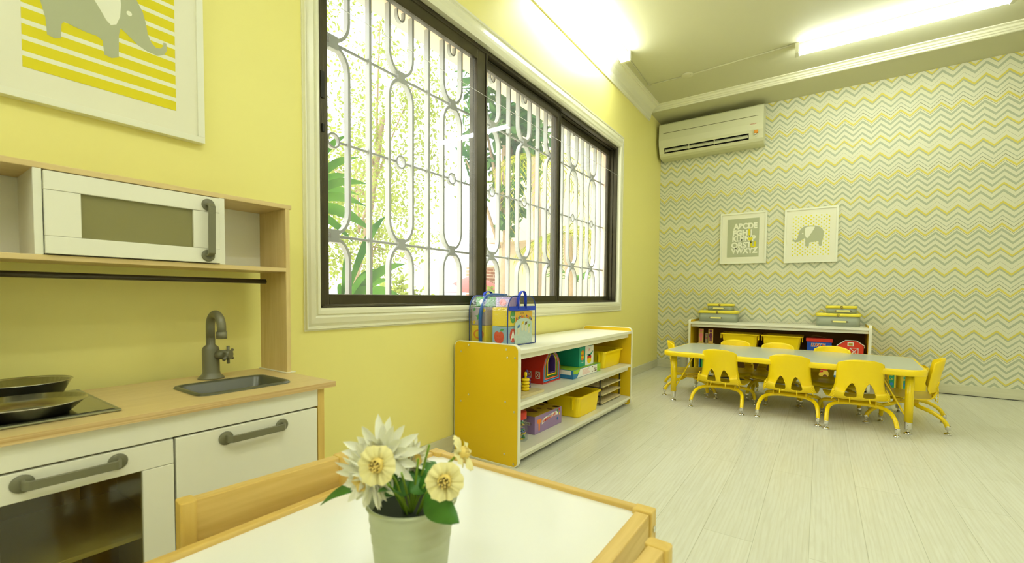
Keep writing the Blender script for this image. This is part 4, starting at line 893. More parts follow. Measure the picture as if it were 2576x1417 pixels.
# green and blue game box, teal box on top of it
t = box_obj('toy_box', mat('blue_green_card', srgb(40, 120, 170), .5), (.12, 2.50, .3205), (.355, 2.918, .376), 'flat white and green picture box on the middle shelf, under the teal box', 'toy box')
b = MB().prism([(2.555, .3225), (2.86, .3225), (2.86, .374), (2.60, .374)], (.3552, 0, 0), Yv, Zv, Xv*.0005); b.build('side_print', white_i, t)
b = MB().prism([(2.502, .352), (2.56, .346), (2.60, .374), (2.502, .374)], (.3552, 0, 0), Yv, Zv, Xv*.0006); b.build('side_print', lime, t); b = MB(); b.prism([(2.86, .3225), (2.916, .3225), (2.916, .374), (2.86, .374)], (.3552, 0, 0), Yv, Zv, Xv*.0006); b.build('side_print', lime, t)
MB().box((.122, 2.502, .376), (.353, 2.916, .3767)).build('lid_print', lime, t)
b = MB(); random.seed(12)
for i in range(7): b.box((.3555, 2.63, .332+.0055*i), (.356, 2.63+random.uniform(.09, .13), .3335+.0055*i))
o = b.build('fine_print', pink_i, t); o['kind'] = 'stuff'
b = MB()
for i in range(12): disc(b, (.3556, random.uniform(2.78, 2.85), random.uniform(.332, .366)), .005, Yv, Zv, Xv, .0005, 1.2, 6)
o = b.build('picture_print', brown_i, t); o['kind'] = 'stuff'
MB().prism([(.20, .346), (.34, .346), (.34, .372), (.27, .374), (.20, .370)], (0, 2.4995, 0), Xv, Zv, -Yv*.0005).build('banner', white_i, t)
MB().text('Shape', .018, (.215, 2.4988, .3625), Xv, Zv, 0, .0005, offset=.001).text('Beads', .018, (.215, 2.4988, .3455), Xv, Zv, 0, .0005, offset=.001).build('lettering', black_i, t)
t = box_obj('toy_box', teal, (.11, 2.635, .3775), (.33, 2.853, .505), 'teal toy box with a picture panel, stacked on the flat picture box', 'toy box')
MB().prism([(2.722, .378), (2.852, .378), (2.852, .504), (2.722, .504)], (.3302, 0, 0), Yv, Zv, Xv*.0005).build('side_print', white_i, t)
b = MB(); disc(b, (.3308, 2.68, .466), .018, Yv, Zv, Xv, .0004, 1.3); disc(b, (.3308, 2.678, .436), .018, Yv, Zv, Xv, .0004, 1.3); b.build('badge', orange, t)
MB().text('Play', .020, (.3314, 2.658, .459), Yv, Zv, 0, .0004, offset=.001).text('Food', .020, (.3314, 2.656, .434), Yv, Zv, 0, .0004, offset=.001).build('lettering', yel_i, t)
MB().text('Fruit Basket', .009, (.3308, 2.652, .402), Yv, Zv, 0, .0004).build('lettering', white_i, t)
b = MB(); disc(b, (.3308, 2.785, .410), .024, Yv, Zv, Xv, .0004, 1.4); b.build('basket_print', yel_i, t)
b = MB()
for dy, dz in ((-.02, .02), (0, .026), (.02, .02)): disc(b, (.3310, 2.785+dy, .41+dz), .012, Yv, Zv, Xv, .0004)
b.build('fruit_print', red_i, t)
b = MB(); b.prism([(2.74, .448), (2.80, .452), (2.845, .470), (2.83, .448), (2.79, .436)], (.331, 0, 0), Yv, Zv, Xv*.0004); b.build('leaf_print', teal, t)
MB().text('W', .03, (.3308, 2.77, .468), Yv, Zv, 0, .0004).build('lettering', pink_i, t)

# ------------------------------------------------------------------ clear bag of alphabet blocks on the shelf
bg_ = thing('toy_bag', 'clear vinyl bag with blue piping holding alphabet blocks on top of the storage shelf', 'bag', (.035, 1.88, .5755))
bx0, bx1, by0, by1, bz0, bz1 = .036, .290, 1.878, 2.150, .5755, .842
vin = bpy.data.materials.new('clear_vinyl'); vin.use_nodes = True; g = vin.node_tree; g.nodes.clear()
a1 = g.nodes.new('ShaderNodeBsdfTransparent'); a1.inputs[0].default_value = (.97, .98, .98, 1); a2 = g.nodes.new('ShaderNodeBsdfGlossy'); a2.inputs['Roughness'].default_value = .08
nz = g.nodes.new('ShaderNodeTexNoise'); nz.inputs['Scale'].default_value = 18; bp = g.nodes.new('ShaderNodeBump'); bp.inputs['Strength'].default_value = .5; bp.inputs['Distance'].default_value = .01; g.links.new(nz.outputs[0], bp.inputs['Height']); g.links.new(bp.outputs[0], a2.inputs['Normal'])
a3 = g.nodes.new('ShaderNodeMixShader'); a3.inputs[0].default_value = .13; a4 = g.nodes.new('ShaderNodeOutputMaterial'); g.links.new(a1.outputs[0], a3.inputs[1]); g.links.new(a2.outputs[0], a3.inputs[2]); g.links.new(a3.outputs[0], a4.inputs[0])
def endprof(x):   # rounded-top outline of an x-facing side (y,z)
    P = [(by0, bz0+.002), (by1, bz0+.002), (by1, bz0+.17)]+[(by1-.055+.055*math.cos(a), bz0+.185+.078*math.sin(a)) for a in [PI/2*i/5 for i in range(1, 6)]]
    P += [(by0+.06+.06*math.cos(a), bz0+.185+.078*math.sin(a)) for a in [PI/2+PI/2*i/5 for i in range(0, 6)]]
    return [(x, y, z) for y, z in P]
b = MB(); b.rings([endprof(bx0), [(p[0], p[1], p[2]+.004*math.sin(k)) for k, p in enumerate(endprof((bx0+bx1)/2))], endprof(bx1)], 0, False, True); b.build('vinyl', vin, bg_)
blu = mat('blue_piping', srgb(22, 60, 140), .35); blu2 = mat('blue_webbing', srgb(26, 64, 190), .6)
for x in (bx0, bx1): MB().tube(endprof(x), .0033, 6, close=True).build('piping', blu, bg_)
zp = MB(); zx = .115
P = [(zx, by0-.004, bz0+.003), (zx, by0-.004, bz0+.16), (zx+.004, by0+.02, bz0+.225), (zx+.006, by0+.06, bz0+.264), (zx+.008, by1-.05, bz0+.265)]
P = smooth_path(P, 4); zp.tube(P, [.010]*len(P), 8); zp.build('zipper', mat('blue_zipper', srgb(30, 84, 150), .3), bg_)
MB().box((bx1-.001, by0+.012, bz0+.185), (bx1+.003, by1-.006, bz0+.208)).build('strap', blu2, bg_)
for (x, lo) in ((bx1+.001, .196), (bx0+.03, .25)):
    b = MB(); R = []
    for i in range(13):
        a = PI*i/12; yc = (by0+by1)/2-.01; p = Vector((x+(.008 if x > .2 else 0)*math.sin(a), yc-.038*math.cos(a), bz0+lo+(.092 if x > .2 else .035)*math.sin(a)**.6)); R.append([p+Vector((.009, 0, 0)), p+Vector((.009, .0, .003)), p-Vector((.009, 0, -.003)), p-Vector((.009, 0, 0))])
    b.rings(R, 0, True, True); b.build('carry_handle', blu2, bg_)
card = MB().box((bx1-.006, by0+.075, bz0+.006), (bx1-.0045, by1-.028, bz0+.182)).build('card', mat('pale_blue_card', srgb(205, 226, 214), .6), bg_, label='printed card insert lettered Alphabet Blocks')
cx_ = bx1-.0042
MB().prism([(by0+.075, bz0+.118), (by0+.10, bz0+.138), (by0+.15, bz0+.146), (by0+.20, bz0+.140), (by1-.028, bz0+.122), (by1-.028, bz0+.182), (by0+.075, bz0+.182)], (cx_, 0, 0), Yv, Zv, Xv*.0004).build('header_print', mat('amber_ink', srgb(240, 186, 40), .5), card)
for i, ch in enumerate('Alphabet Blocks'):
    if ch == ' ': continue
    q = (i/14-.5)*2; y = by0+.083+.0105*i; z = bz0+.132+.014*(1-q*q)
    MB().text(ch, .022, (cx_+.0006, y, z), Vector((0, 1, -q*.35)), Vector((0, q*.35, 1)), 0, .0004, offset=.0012).build('lettering', [red_i, orange, grn_i, blue_i, ring_p][i % 5], card)
MB().text('Soft & Safe', .009, (cx_+.0006, by0+.118, bz0+.168), Yv, Zv, 0, .0004).build('lettering', brown_i, card)
for (y, z, m_) in ((.095, .09, blue_i), (.135, .108, yel_i), (.168, .105, brown_i), (.20, .092, lime)):
    b = MB().prism([(by0+y, bz0+z), (by0+y+.022, bz0+z+.004), (by0+y+.026, bz0+z+.02), (by0+y+.006, bz0+z+.016)], (cx_+.0002, 0, 0), Yv, Zv, Xv*.0004); b.build('block_print', m_, card)
    MB().prism([(by0+y, bz0+z), (by0+y+.022, bz0+z+.004), (by0+y+.020, bz0+z-.030), (by0+y+.002, bz0+z-.034)], (cx_+.0001, 0, 0), Yv, Zv, Xv*.0004).build('block_print', mat('cream_ink', srgb(236, 232, 190), .5), card)
# the soft blocks inside
bs = .098
def block(x, y, z, m_, label, deco=None):
    t = thing('alphabet_block', label, 'toy block', (x, y, z), group='soft alphabet blocks in the bag'); MB().box((x, y, z), (x+bs, y+bs, z+bs)).build('cube', m_, t, bev=.004)
    if deco: deco(t, x, y, z)
    return t
gry = mat('grey_lilac_cloth', srgb(176, 164, 172), .7); lby = mat('light_yellow_cloth', srgb(244, 214, 40), .7); skyb = mat('pale_blue_cloth', srgb(140, 180, 200), .7); lil = mat('lilac_cloth', srgb(176, 150, 200), .7); grc = mat('green_cloth', srgb(96, 190, 60), .7)
def star(b, c, r, u, v, n, m=0): b.prism([((r if i % 2 == 0 else r*.45)*math.sin(PI*i/5), (r if i % 2 == 0 else r*.45)*math.cos(PI*i/5)) for i in range(10)], c, u, v, Vector(n)*.0006, m)
def d_star(t, x, y, z):
    for (a, c, r, m_) in ((.05, .045, .024, grn_i), (.02, .085, .012, grn_i), (.085, .08, .016, yel_i), (.02, .015, .015, yel_i)):
        b = MB(); star(b, (x+a, y-.0004, z+c), r, Xv, Zv, -Yv); b.build('star_print', m_, t)
def d_pan(t, x, y, z):
    b = MB(); b.prism([(.036*math.cos(2*PI*i/20), .026*math.sin(2*PI*i/20)) for i in range(20)], (x+.05, y-.0004, z+.05), Xv, Zv, -Yv*.0004); b.build('disc_print', orange, t)
    b = MB(); b.prism([(.026*math.cos(2*PI*i/20), .018*math.sin(2*PI*i/20)) for i in range(20)], (x+.05, y-.001, z+.05), Xv, Zv, -Yv*.0004); b.build('disc_print', yel_i, t)
def d_apple(t, x, y, z):
    b = MB(); b.prism([(0, .022), (.012, .028), (.026, .022), (.033, .002), (.026, -.024), (.010, -.036), (-.010, -.036), (-.026, -.024), (-.033, .002), (-.026, .022), (-.012, .028)], (x+.045, y-.0004, z+.045), Xv, Zv, -Yv*.0005); b.build('apple_print', red_i, t)
    b = MB(); b.prism([(0, 0), (.015, .010), (.030, .006), (.016, -.006)], (x+.048, y-.0006, z+.078), Xv, Zv, -Yv*.0005); b.build('leaf_print', grn_i, t)
    b = MB(); disc(b, (x+bs+.0004, y+.05, z+.05), .038, Yv, Zv, Xv, .0004, .75, 20); b.build('badge', red_i, t)
    MB().text('A', .065, (x+bs+.001, y+.029, z+.026), Yv, Zv, 0, .0004, offset=.002).build('lettering', white_i, t)
def d_oval(t, x, y, z):
    b = MB(); disc(b, (x+bs+.0004, y+.05, z+.05), .034, Yv, Zv, Xv, .0004, .75, 20); b.build('badge', grn_i, t)
    MB().text('Apple', .018, (x+bs+.001, y+.029, z+.044), Yv, Zv, 0, .0004).build('lettering', white_i, t)
X0, X1_ = bx0+.006, bx1-.009-bs; Y0, Y1_ = by0+.010, by0+.125
block(X0, Y0, bz0+.004, lby, 'yellow block with a round food picture, bottom left in the clear bag', d_pan)
block(X1_, Y0, bz0+.004, skyb, 'pale blue block with a red apple and the letter A, bottom of the clear bag', d_apple)
block(X0, Y0, bz0+.103, gry, 'grey block with green and yellow stars in the clear bag', d_star)
block(X1_, Y0, bz0+.103, lby, 'plain yellow block with a green oval badge, above the apple block', d_oval)
block(X1_, Y1_, bz0+.103, lby, 'yellow block behind the printed card, at the right end of the bag', None)
block(X1_, Y1_, bz0+.004, skyb, 'pale blue block behind the printed card, at the bottom right of the bag', None)
for (x, y, m_, lb) in ((X0, Y0+.035, grc, 'green block lying on top at the left of the clear bag'), (X1_-.01, Y0+.04, lil, 'lilac block lying on top at the right of the clear bag')):
    t = thing('alphabet_block', lb, 'toy block', (x, y, bz0+.202), group='soft alphabet blocks in the bag'); MB().box((x, y, bz0+.202), (x+bs, y+bs, bz0+.256)).build('cube', m_, t, bev=.006)
    b = MB(); disc(b, (x+.05, y-.0006, bz0+.228), .018, Xv, Zv, -Yv, .0005, 1.3); b.build('fish_print', [white_i, pink_i][x > .1], t)
# ====END4

# ------------------------------------------------------------------ far activity table
ft = thing('activity_table', 'long rounded grey-topped activity table with yellow rim and legs', 'table', (1.377, 4.031, 0), math.radians(-2.4))
tw, td, th_ = .800, .415, .406
MB().prism(rrect(-tw+.012, -td+.012, tw-.012, td-.012, .10, 8), (0, 0, th_-.03), (1, 0, 0), (0, 1, 0), (0, 0, .0305)).build('tabletop', mat('grey_laminate', srgb(190, 196, 176), .22), ft, local=True)
b = MB(); R = []
for e, z in ((.012, -.0385), (.003, -.037), (0, -.030), (0, -.008), (.004, -.001), (.012, .0012), (.018, .0007)): R.append([(x, y, th_+z) for x, y in rrect(-tw+e, -td+e, tw-e, td-e, .10, 8)])
b.rings(R, 0, True, False); b.build('table_rim', yellow_pl, ft, local=True)
lp0 = None
for x in (-.718, .718):
    for y in (-.335, .335):
        l = MB().cyl((x, y, .075), (x, y, .370), .0215, n=20).build('leg', yellow_mt, ft, local=True)
        MB().lathe([(.0175, .03), (.0185, .032), (.0185, .078)], (x, y, 0), 18).cyl((x, y, .012), (x, y, .034), .006, n=8).lathe([(0, .014), (.010, .013), (.021, .005), (.0225, .001), (0, 0)], (x, y, 0), 20).build('leg_glide', chrome, l, local=True)
        s = -1 if x > 0 else 1
        MB().tube([(x+s*.02, y, .12), (x+s*.03, y, .14), (x+s*.14, y, .355), (x+s*.15, y, .37)], .0055, 8).build('brace', yellow_mt, l, local=True)

# ------------------------------------------------------------------ yellow chairs
def shell_mesh():
    prof = [(.014, .445), (.022, .40), (.034, .345), (.041, .30), (.048, .255), (.058, .218), (.082, .192), (.12, .184), (.17, .183), (.22, .185), (.27, .189), (.31, .190), (.335, .183), (.346, .168)]
    P = smooth_path([(0, a, c) for a, c in prof], 4); hwk = [.114, .121, .1225, .125, .133, .147, .158, .163, .166, .168, .168, .166, .160, .150]
    hw_ = [v.x for v in smooth_path([(w_, 0, 0) for w_ in hwk], 4)]
    K = len(P); NT = 20; vs = []
    for i, p in enumerate(P):
        t = (P[min(i+1, K-1)]-P[max(i-1, 0)]).normalized(); nrm = Vector((0, -t.z, t.y))   # towards the sitter: up for the seat, forward for the back
        if nrm.y < 0 and nrm.z < 0: nrm = -nrm
        back = max(0, min(1, (p.z-.20)/.06))
        for j in range(NT+1):
            q = j/NT*2-1; lift = (.052*back+.012*(1-back))*abs(q)**2.2
            topr = -.016*abs(q)**3.5 if i == 0 else (-.007*abs(q)**5 if i == 1 else 0)
            crown = .008*(1-q*q)*max(0, (p.z-.41)/.03) if back >= 1 else 0
            v = Vector((hw_[i]*q, p.y, p.z+topr+crown))+(Vector((0, 1, 0))*lift if back > .5 else Vector((0, 0, 1))*lift)
            if .16 < p.z < .235 and p.y < .075: v.y -= .004*math.sin(q*40)*max(0, abs(q)-.72)*4
            vs.append(v)
    b = MB(); b.add(vs, [(i*(NT+1)+j, i*(NT+1)+j+1, (i+1)*(NT+1)+j+1, (i+1)*(NT+1)+j) for i in range(K-1) for j in range(NT)], 0, True)
    o = b.build('seat_shell', yellow_pl, local=True, solid=.006)
    cutters = []
    for s in (-1, 1):
        tri = [(.016, .216), (.020, .209), (.030, .206), (.068, .207), (.078, .211), (.082, .219), (.074, .250), (.062, .278), (.052, .294), (.044, .301), (.037, .297), (.028, .280), (.019, .250)]
        c = MB().prism([(s*x, z) for x, z in tri], (0, -.03, 0), (1, 0, 0), (0, 0, 1), (0, .11, 0)).build('cut', yellow_pl, local=True); cutters.append(c)
        m_ = o.modifiers.new('hole', 'BOOLEAN'); m_.object = c; m_.operation = 'DIFFERENCE'; m_.solver = 'EXACT'
    dg = bpy.context.evaluated_depsgraph_get(); me = bpy.data.meshes.new_from_object(o.evaluated_get(dg), depsgraph=dg)
    bpy.data.objects.remove(o)
    for c in cutters: bpy.data.objects.remove(c)
    me.name = 'seat_shell'; return me
def make_chair():
    t = thing('kids_chair', 'x', 'chair', (0, 0, 0), 0, 'yellow plastic chairs round the grey activity table')
    me = shell_mesh(); o = bpy.data.objects.new('seat_shell', me); COL.objects.link(o); o.parent = t
    b = MB()   # raised lips round the openings and shell edges
    for s in (-1, 1):
        tri = [(.014, .214), (.020, .206), (.030, .203), (.068, .204), (.080, .209), (.085, .219), (.076, .252), (.064, .281), (.053, .298), (.044, .305), (.035, .300), (.026, .281), (.016, .250)]
        yy = lambda x, z: .041+(.30-z)*.16+(.052*abs(x/.135)**2.2) + (0.004 if z < .22 else 0)
        b.tube([(s*x, yy(x, z)-.003, z) for x, z in tri], .0026, 6, close=True)
        b.tube([(s*.050, yy(.05, .206)-.004, .206), (s*.052, .052, .175)], .0035, 6)
    b.build('edge_lip', yellow_pl, t, local=True)
    b = MB()
    for s in (-1, 1):
        for k in range(5): z = .200+.017*k; b.tube([(s*(.150-.0035*k), .050+.0*k, z-.012), (s*(.136-.002*k), .046, z+.006)], [.0035, .0015], 5)
    o = b.build('side_rib', yellow_pl, t, local=True); o['kind'] = 'stuff'
    for sgn, y0 in ((1, 0.), (-1, .40)):
        h = [(-.178, .0, .032), (-.177, .008, .062), (-.172, .035, .098), (-.158, .085, .128), (-.125, .135, .143), (-.07, .160, .150), (0, .165, .151)]
        P = [(x, y0+sgn*y, z) for x, y, z in h]; P += [(-x, y, z) for x, y, z in P[:-1]][::-1]
        fr = MB().tube(smooth_path(P, 4), .0122, 12).build('leg_tube', yellow_mt, t, local=True)
        for s in (-1, 1): 
            g_ = MB(); x, y = s*.178, y0; g_.lathe([(.0115, .028), (.0138, .030), (.0138, .052), (.0128, .054)], (x, y, 0), 16); g_.cyl((x, y, .010), (x, y, .032), .0045, n=8); g_.lathe([(0, .013), (.008, .012), (.0185, .005), (.0195, .001), (0, 0)], (x, y, 0), 18)
            g_.build('foot_glide', chrome, fr, local=True)
    for s in (-1, 1):
        br = MB().box((s*.098-.004, .135, .150), (s*.098+.004, .265, .179)).build('bracket', yellow_mt, t, local=True, bev=.002)
        for y in (.175, .225): MB().sphere((s*.103, y, .165), .005, 8, 6).build('bolt', chrome, br, local=True)
    return t
ch0 = make_chair(); first = True
def rf(lx, ly, rx, ry):
    return ((lx+rx)/2, (ly+ry)/2, math.atan2(ry-ly, rx-lx))
spots = [rf(.811, 3.587, 1.167, 3.550)+('yellow chair with its back to the camera, nearest the window wall',),
         rf(1.266, 3.557, 1.616, 3.539)+('middle yellow chair of the three with their backs to the camera',),
         rf(1.669, 3.501, 2.009, 3.538)+('yellow chair with its back to the camera, farthest right on the near side',),
         (.987, 4.535, PI+.02, 'yellow chair on the far side of the table, in front of the left yellow bin'),
         (1.322, 4.490, PI-.02, 'yellow chair on the far side of the table, in front of the right yellow bin'),
         (1.70, 4.455, PI-.04, 'yellow chair on the far side of the table, in front of the lunch box'),
         (.485, 4.055, -PI/2+math.radians(15), 'yellow chair at the left end of the table beside the window wall'),
         (2.303, 3.973, PI/2+math.radians(-6.5), 'yellow chair at the right end of the table, seen from the side')]
for i, (x, y, a, lb) in enumerate(spots):
    if i == 0: ch0.location = (x, y, 0); ch0.rotation_euler = (0, 0, a); ch0['label'] = lb
    else: dup(ch0, (x, y, 0), a, lb)

# ------------------------------------------------------------------ on and in the shelf by the chevron wall
grey_c = mat('grey_card', srgb(160, 168, 146), .6); yel_lid = mat('yellow_lid_card', srgb(246, 230, 70), .5); clasp_m = mat('aged_brass', srgb(140, 124, 80), .35, .8)
def suitcase(x0, x1, z0, z1, y0, y1, lid, label):
    t = thing('suitcase_box', label, 'box', (x0, y0, z0), group='grey suitcase boxes with yellow lids'); r = .035; m_ = (x0+x1)/2
    b = MB(); b.rings([[(x, y, z) for x, y in rrect(x0+.006, y0+.006, x1-.006, y1-.006, r, 6)] for z in (z0, z1-lid)], 0, True, True); b.build('case', grey_c, t)
    b = MB(); b.rings([[(x, y, z) for x, y in rrect(x0+e, y0+e, x1-e, y1-e, r, 6)] for e, z in ((.0, z1-lid-.004), (0, z1-.003), (.003, z1), (.02, z1+.0005))], 0, True, True); b.build('lid', yel_lid, t)
    h = MB(); hz = z0+(z1-lid-z0)*.46; w_ = .052; hx = m_-.012*(1 if x0 < 1 else -1)
    h.box((hx-w_, y0-.010, hz-.008), (hx+w_, y0-.002, hz+.008)); h.build('handle', mat('pale_yellow_leatherette', srgb(244, 236, 140), .5), t, bev=.003)
    for s in (-1, 1): MB().tube(arc((hx+s*(w_+.004), y0-.001, hz), .007, 0, 2*PI, 10, Xv, Zv)[:-1], .0018, 5, close=True).build('handle_ring', clasp_m, t)
    cz = z1-lid*.55; MB().tube(arc((m_, y0-.003, cz), .009, 0, 2*PI, 12, Xv, Zv)[:-1], .0022, 6, close=True).box((m_-.006, y0-.004, cz-.018), (m_+.006, y0+.002, cz-.004)).build('clasp', clasp_m, t)
suitcase(.505, .895, .5755, .695, 5.205, 5.405, .024, 'large grey suitcase box with yellow lid, left on the chevron wall shelf')
suitcase(.590, .850, .6965, .770, 5.225, 5.390, .020, 'small grey suitcase box stacked on the left large one')
suitcase(1.578, 1.925, .5755, .695, 5.205, 5.405, .024, 'large grey suitcase box with yellow lid, right on the chevron wall shelf')
suitcase(1.655, 1.898, .6965, .768, 5.225, 5.390, .020, 'small grey suitcase box stacked on the right large one')
def wide_bin(x0, x1, label):
    y0, y1, z0, h = 5.075, 5.38, .3205, .138; t = thing('plastic_bin', label, 'storage bin', (x0, y0, z0), group='yellow bins on the chevron wall shelf'); b = MB(); R = []
    for q, e in ((0, .034), (1, .014)): R.append([(x, y, z0+h*q) for x, y in rrect(x0+e, y0+e, x1-e, y1-e, .03, 4)])
    for e, z in ((.0, h-.002), (.0, h+.008), (.008, h+.010), (.016, h+.004)): R.append([(x, y, z0+z) for x, y in rrect(x0+e, y0+e, x1-e, y1-e, .03, 4)])
    R.append([(x, y, z0+.01) for x, y in rrect(x0+.037, y0+.037, x1-.037, y1-.037, .03, 4)]); b.rings(R, 0, False, True); b.build('tray', yellow_pl, t)
    for s, x in ((-1, x0+.006), (1, x1-.006)): MB().box((x-.003, y0+.02, z0+h-.045), (x+.003, y0+.10, z0+h)).build('grip', yellow_pl, t)
wide_bin(.757, 1.116, 'yellow plastic bin, left of the two on the chevron wall shelf'); wide_bin(1.128, 1.486, 'yellow plastic bin beside the lunch box on the chevron wall shelf')
t = thing('lunch_box', 'blue lunch box with a red lid lettered LUNCH', 'lunch box', (1.51, 5.1, .3205)); N_ = Vector((0, -1, 0))
MB().box((1.515, 5.102, .3205), (1.709, 5.22, .426)).build('box_body', mat('royal_blue_plastic', srgb(20, 74, 176), .4), t, bev=.004); MB().box((1.508, 5.096, .426), (1.715, 5.226, .459)).build('lid', ring_r, t, bev=.004)
MB().tube(smooth_path([(1.553, 5.16, .459), (1.557, 5.16, .476), (1.60, 5.16, .478), (1.655, 5.16, .466), (1.664, 5.16, .459)], 4), .0022, 6).build('wire_handle', clasp_m, t)
cream = mat('cream_ink', srgb(250, 232, 150), .5)
MB().text('LUNCH', .040, (1.549, 5.1015, .383), Xv, Zv, 0, .0004, offset=.004, sx=.80, shear=.15).build('letter_outline', cream, t); MB().text('LUNCH', .040, (1.549, 5.1008, .383), Xv, Zv, 0, .0004, offset=.0008, sx=.80, shear=.15).build('lettering', red_i, t)
t = thing('toy_barn', 'red wooden toy barn with white trim at the right end of the chevron wall shelf', 'toy barn', (1.75, 5.1, .3205))
bp_ = [(1.752, .3205), (1.944, .3205), (1.944, .410), (1.888, .450), (1.812, .450), (1.752, .402)]
MB().prism(bp_, (0, 5.11, 0), Xv, Zv, (0, .10, 0)).build('barn_body', mat('barn_red', srgb(222, 58, 26), .45), t)
b = MB(); b.tube([(1.747, 5.106, .385), (1.748, 5.106, .404), (1.810, 5.106, .4545), (1.890, 5.106, .4545), (1.950, 5.106, .412), (1.950, 5.106, .390)], .0038, 6); b.build('roof_trim', white_i, t)
b = MB(); b.box((1.826, 5.1065, .402), (1.872, 5.109, .437)); wf = b.build('loft_window', white_i, t); MB().box((1.834, 5.1055, .409), (1.864, 5.107, .430)).build('pane', mat('ochre_ink', srgb(190, 160, 30), .5), wf)
b = MB()
for a in (((1.845, .3215), (1.905, .3215)), ((1.845, .386), (1.905, .386)), ((1.845, .3215), (1.845, .386)), ((1.905, .3215), (1.905, .386)), ((1.845, .3215), (1.905, .386)), ((1.905, .3215), (1.845, .386))): b.tube([(a[0][0], 5.1075, a[0][1]), (a[1][0], 5.1075, a[1][1])], .0028, 5)
b.build('barn_door', white_i, t)
for (x0, x1, m_, lb, g) in ((.535, .583, pink_i, 'wooden dress-up doll puzzle with a pink figure, left end of the far shelf', 0), (.632, .680, mat('plum_ink', srgb(110, 40, 80), .5), 'wooden doll puzzle with a plum-coloured figure on the far shelf', 1)):
    t = thing('doll_puzzle', lb, 'toy', (x0, 5.12, .3205), group='doll puzzles on the far shelf')
    MB().box((x0-.012, 5.11, .3205), (x1+.012, 5.18, .345)).build('base', pl_b, t, bev=.001); MB().box((x0, 5.135, .345), (x1, 5.142, .500)).build('board', wood('honey_wood', srgb(206, 164, 70), srgb(226, 190, 100), 2, 4), t, bev=.001)
    c = (x0+x1)/2; b = MB(); disc(b, (c, 5.1344, .478), .014, Xv, Zv, N_, .0005, 1, 16)
    b.prism([(-.011, -.068), (-.002, -.068), (-.001, -.035), (.001, -.035), (.002, -.068), (.011, -.068), (.012, -.02), (.019, -.03), (.017, .0), (.009, .022), (-.009, .022), (-.017, .0), (-.019, -.03), (-.012, -.02)], (c, 5.1344, .436), Xv, Zv, N_*.0005); b.build('figure', m_, t)
t = thing('doll_puzzle', 'small wooden doll puzzle half hidden behind the pink one', 'toy', (.585, 5.17, .3205), group='doll puzzles on the far shelf'); MB().box((.590, 5.195, .3205), (.615, 5.201, .450)).build('board', pl_b, t); b = MB(); disc(b, (.602, 5.194, .43), .009, Xv, Zv, N_); disc(b, (.602, 5.194, .395), .011, Xv, Zv, N_, .0005, .9); b.build('figure', pink_i, t)
# glimpsed under the table: items low on the shelf and the floor
t = thing('honey_jar_toy', 'yellow jar-shaped card with red bands low on the far shelf', 'toy', (1.655, 5.09, .0705)); b = MB().prism([(1.625, .0705), (1.685, .0705), (1.700, .09), (1.698, .135), (1.680, .165), (1.632, .165), (1.612, .14), (1.61, .09)], (0, 5.09, 0), Xv, Zv, (0, .01, 0)); b.build('card', mat('honey_card', srgb(232, 200, 70), .5), t)
MB().prism([(1.630, .165), (1.682, .165), (1.686, .182), (1.626, .182)], (0, 5.088, 0), Xv, Zv, (0, .012, 0)).build('lid', red_i, t); b = MB(); b.prism([(1.612, .140), (1.650, .148), (1.648, .160), (1.614, .158)], (0, 5.0895, 0), Xv, Zv, N_*.0005); b.build('ribbon_print', red_i, t)
b = MB(); disc(b, (1.665, 5.0895, .108), .018, Xv, Zv, N_); b.build('bear_print', brown_i, t)
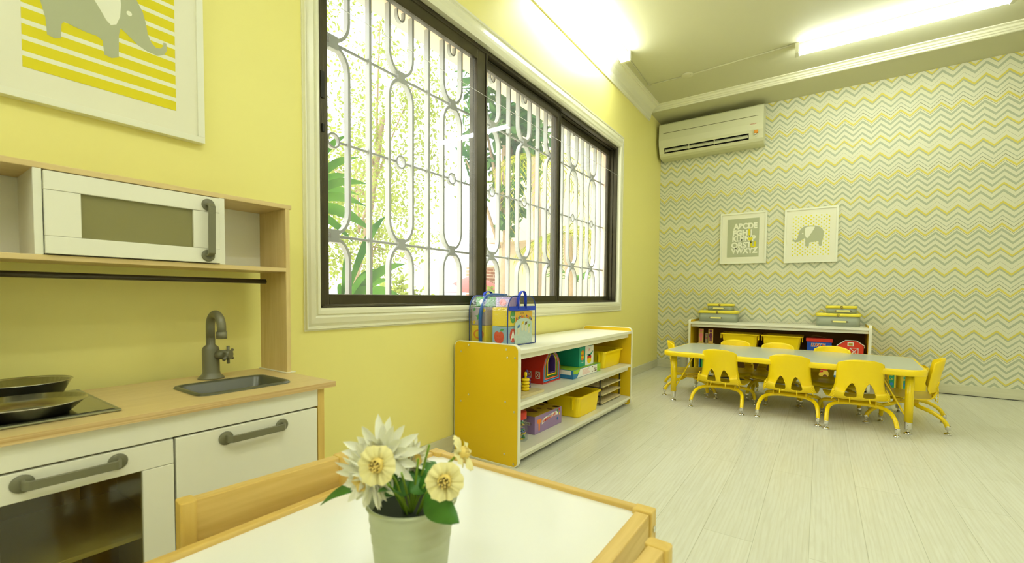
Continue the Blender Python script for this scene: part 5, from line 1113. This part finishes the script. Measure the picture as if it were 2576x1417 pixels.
t = thing('milk_bottle_toy', 'white toy bottle low on the far shelf under the table', 'toy', (1.745, 5.12, .0705)); MB().lathe([(0, 0), (.020, 0), (.021, .06), (.012, .08), (.011, .095), (0, .096)], (1.745, 5.12, .0705), 20).build('bottle', white_i, t); MB().lathe([(.0213, .03), (.0213, .055)], (1.745, 5.12, .0705), 20).build('blue_label', blue_i, t)
for i, (x, m_, nm) in enumerate(((.50, teal, 'teal'), (.535, blue_i, 'blue'), (.57, grn_i, 'green'))):
    MB().box((x, 5.10, .0705), (x+.026, 5.26, .235)).build('x', m_) if False else None
    t = thing('picture_book', '%s picture book upright at the left end of the lowest far shelf' % nm, 'book', (x, 5.10, .0705), group='picture books on the lowest far shelf'); MB().box((x, 5.10, .0705), (x+.026, 5.26, .235)).build('cover', m_, t, bev=.001); MB().box((x+.003, 5.12, .072), (x+.023, 5.2595, .2335)).build('pages', white_i, t)
t = thing('toy_crate', 'yellow crate with green alphabet stickers on the floor right of the far shelf', 'crate', (2.13, 5.2, 0)); MB().rings([[(x, y, z) for x, y in rrect(2.12+e, 5.20+e, 2.40-e, 5.40-e, .02, 4)] for e, z in ((.012, 0), (0, .245), (.006, .245), (.016, .01))], 0, False, True).build('crate_body', yellow_pl, t)
for (x0, x1) in ((2.136, 2.172), (2.222, 2.246)):
    st_ = MB().box((x0, 5.195, .045), (x1, 5.2045, .20)).build('sticker', mat('green_sticker', srgb(20, 140, 96), .5), t)
    MB().text('AB', .026, (x0+.001, 5.1945, .150), Xv, Zv, 0, .0004, sx=.8).text('OC', .026, (x0+.001, 5.1945, .115), Xv, Zv, 0, .0004, sx=.8).build('lettering', yel_i, st_)
    b = MB(); disc(b, ((x0+x1)/2, 5.1946, .08), .012, Xv, Zv, N_); b.build('badge', blue_i, st_)
t = thing('waste_bin', 'pale grey cylindrical bin standing left of the far shelf', 'bin', (.362, 5.335, 0)); MB().lathe([(0, 0), (.058, 0), (.060, .01), (.064, .29), (.066, .295), (.062, .295), (.058, .02), (0, .02)], (.362, 5.335, 0), 28).build('bin_body', mat('pale_grey_plastic', srgb(206, 208, 196), .4), t)
tag(MB().tube([(2.32, L-.02, .004), (3.2, L-.0205, .004), (XR-.02, L-.021, .004)], .0028, 6).build('floor_cable', mat('black_cable', srgb(40, 38, 22), .5)), 'thin black cable lying along the foot of the chevron wall', 'cable')
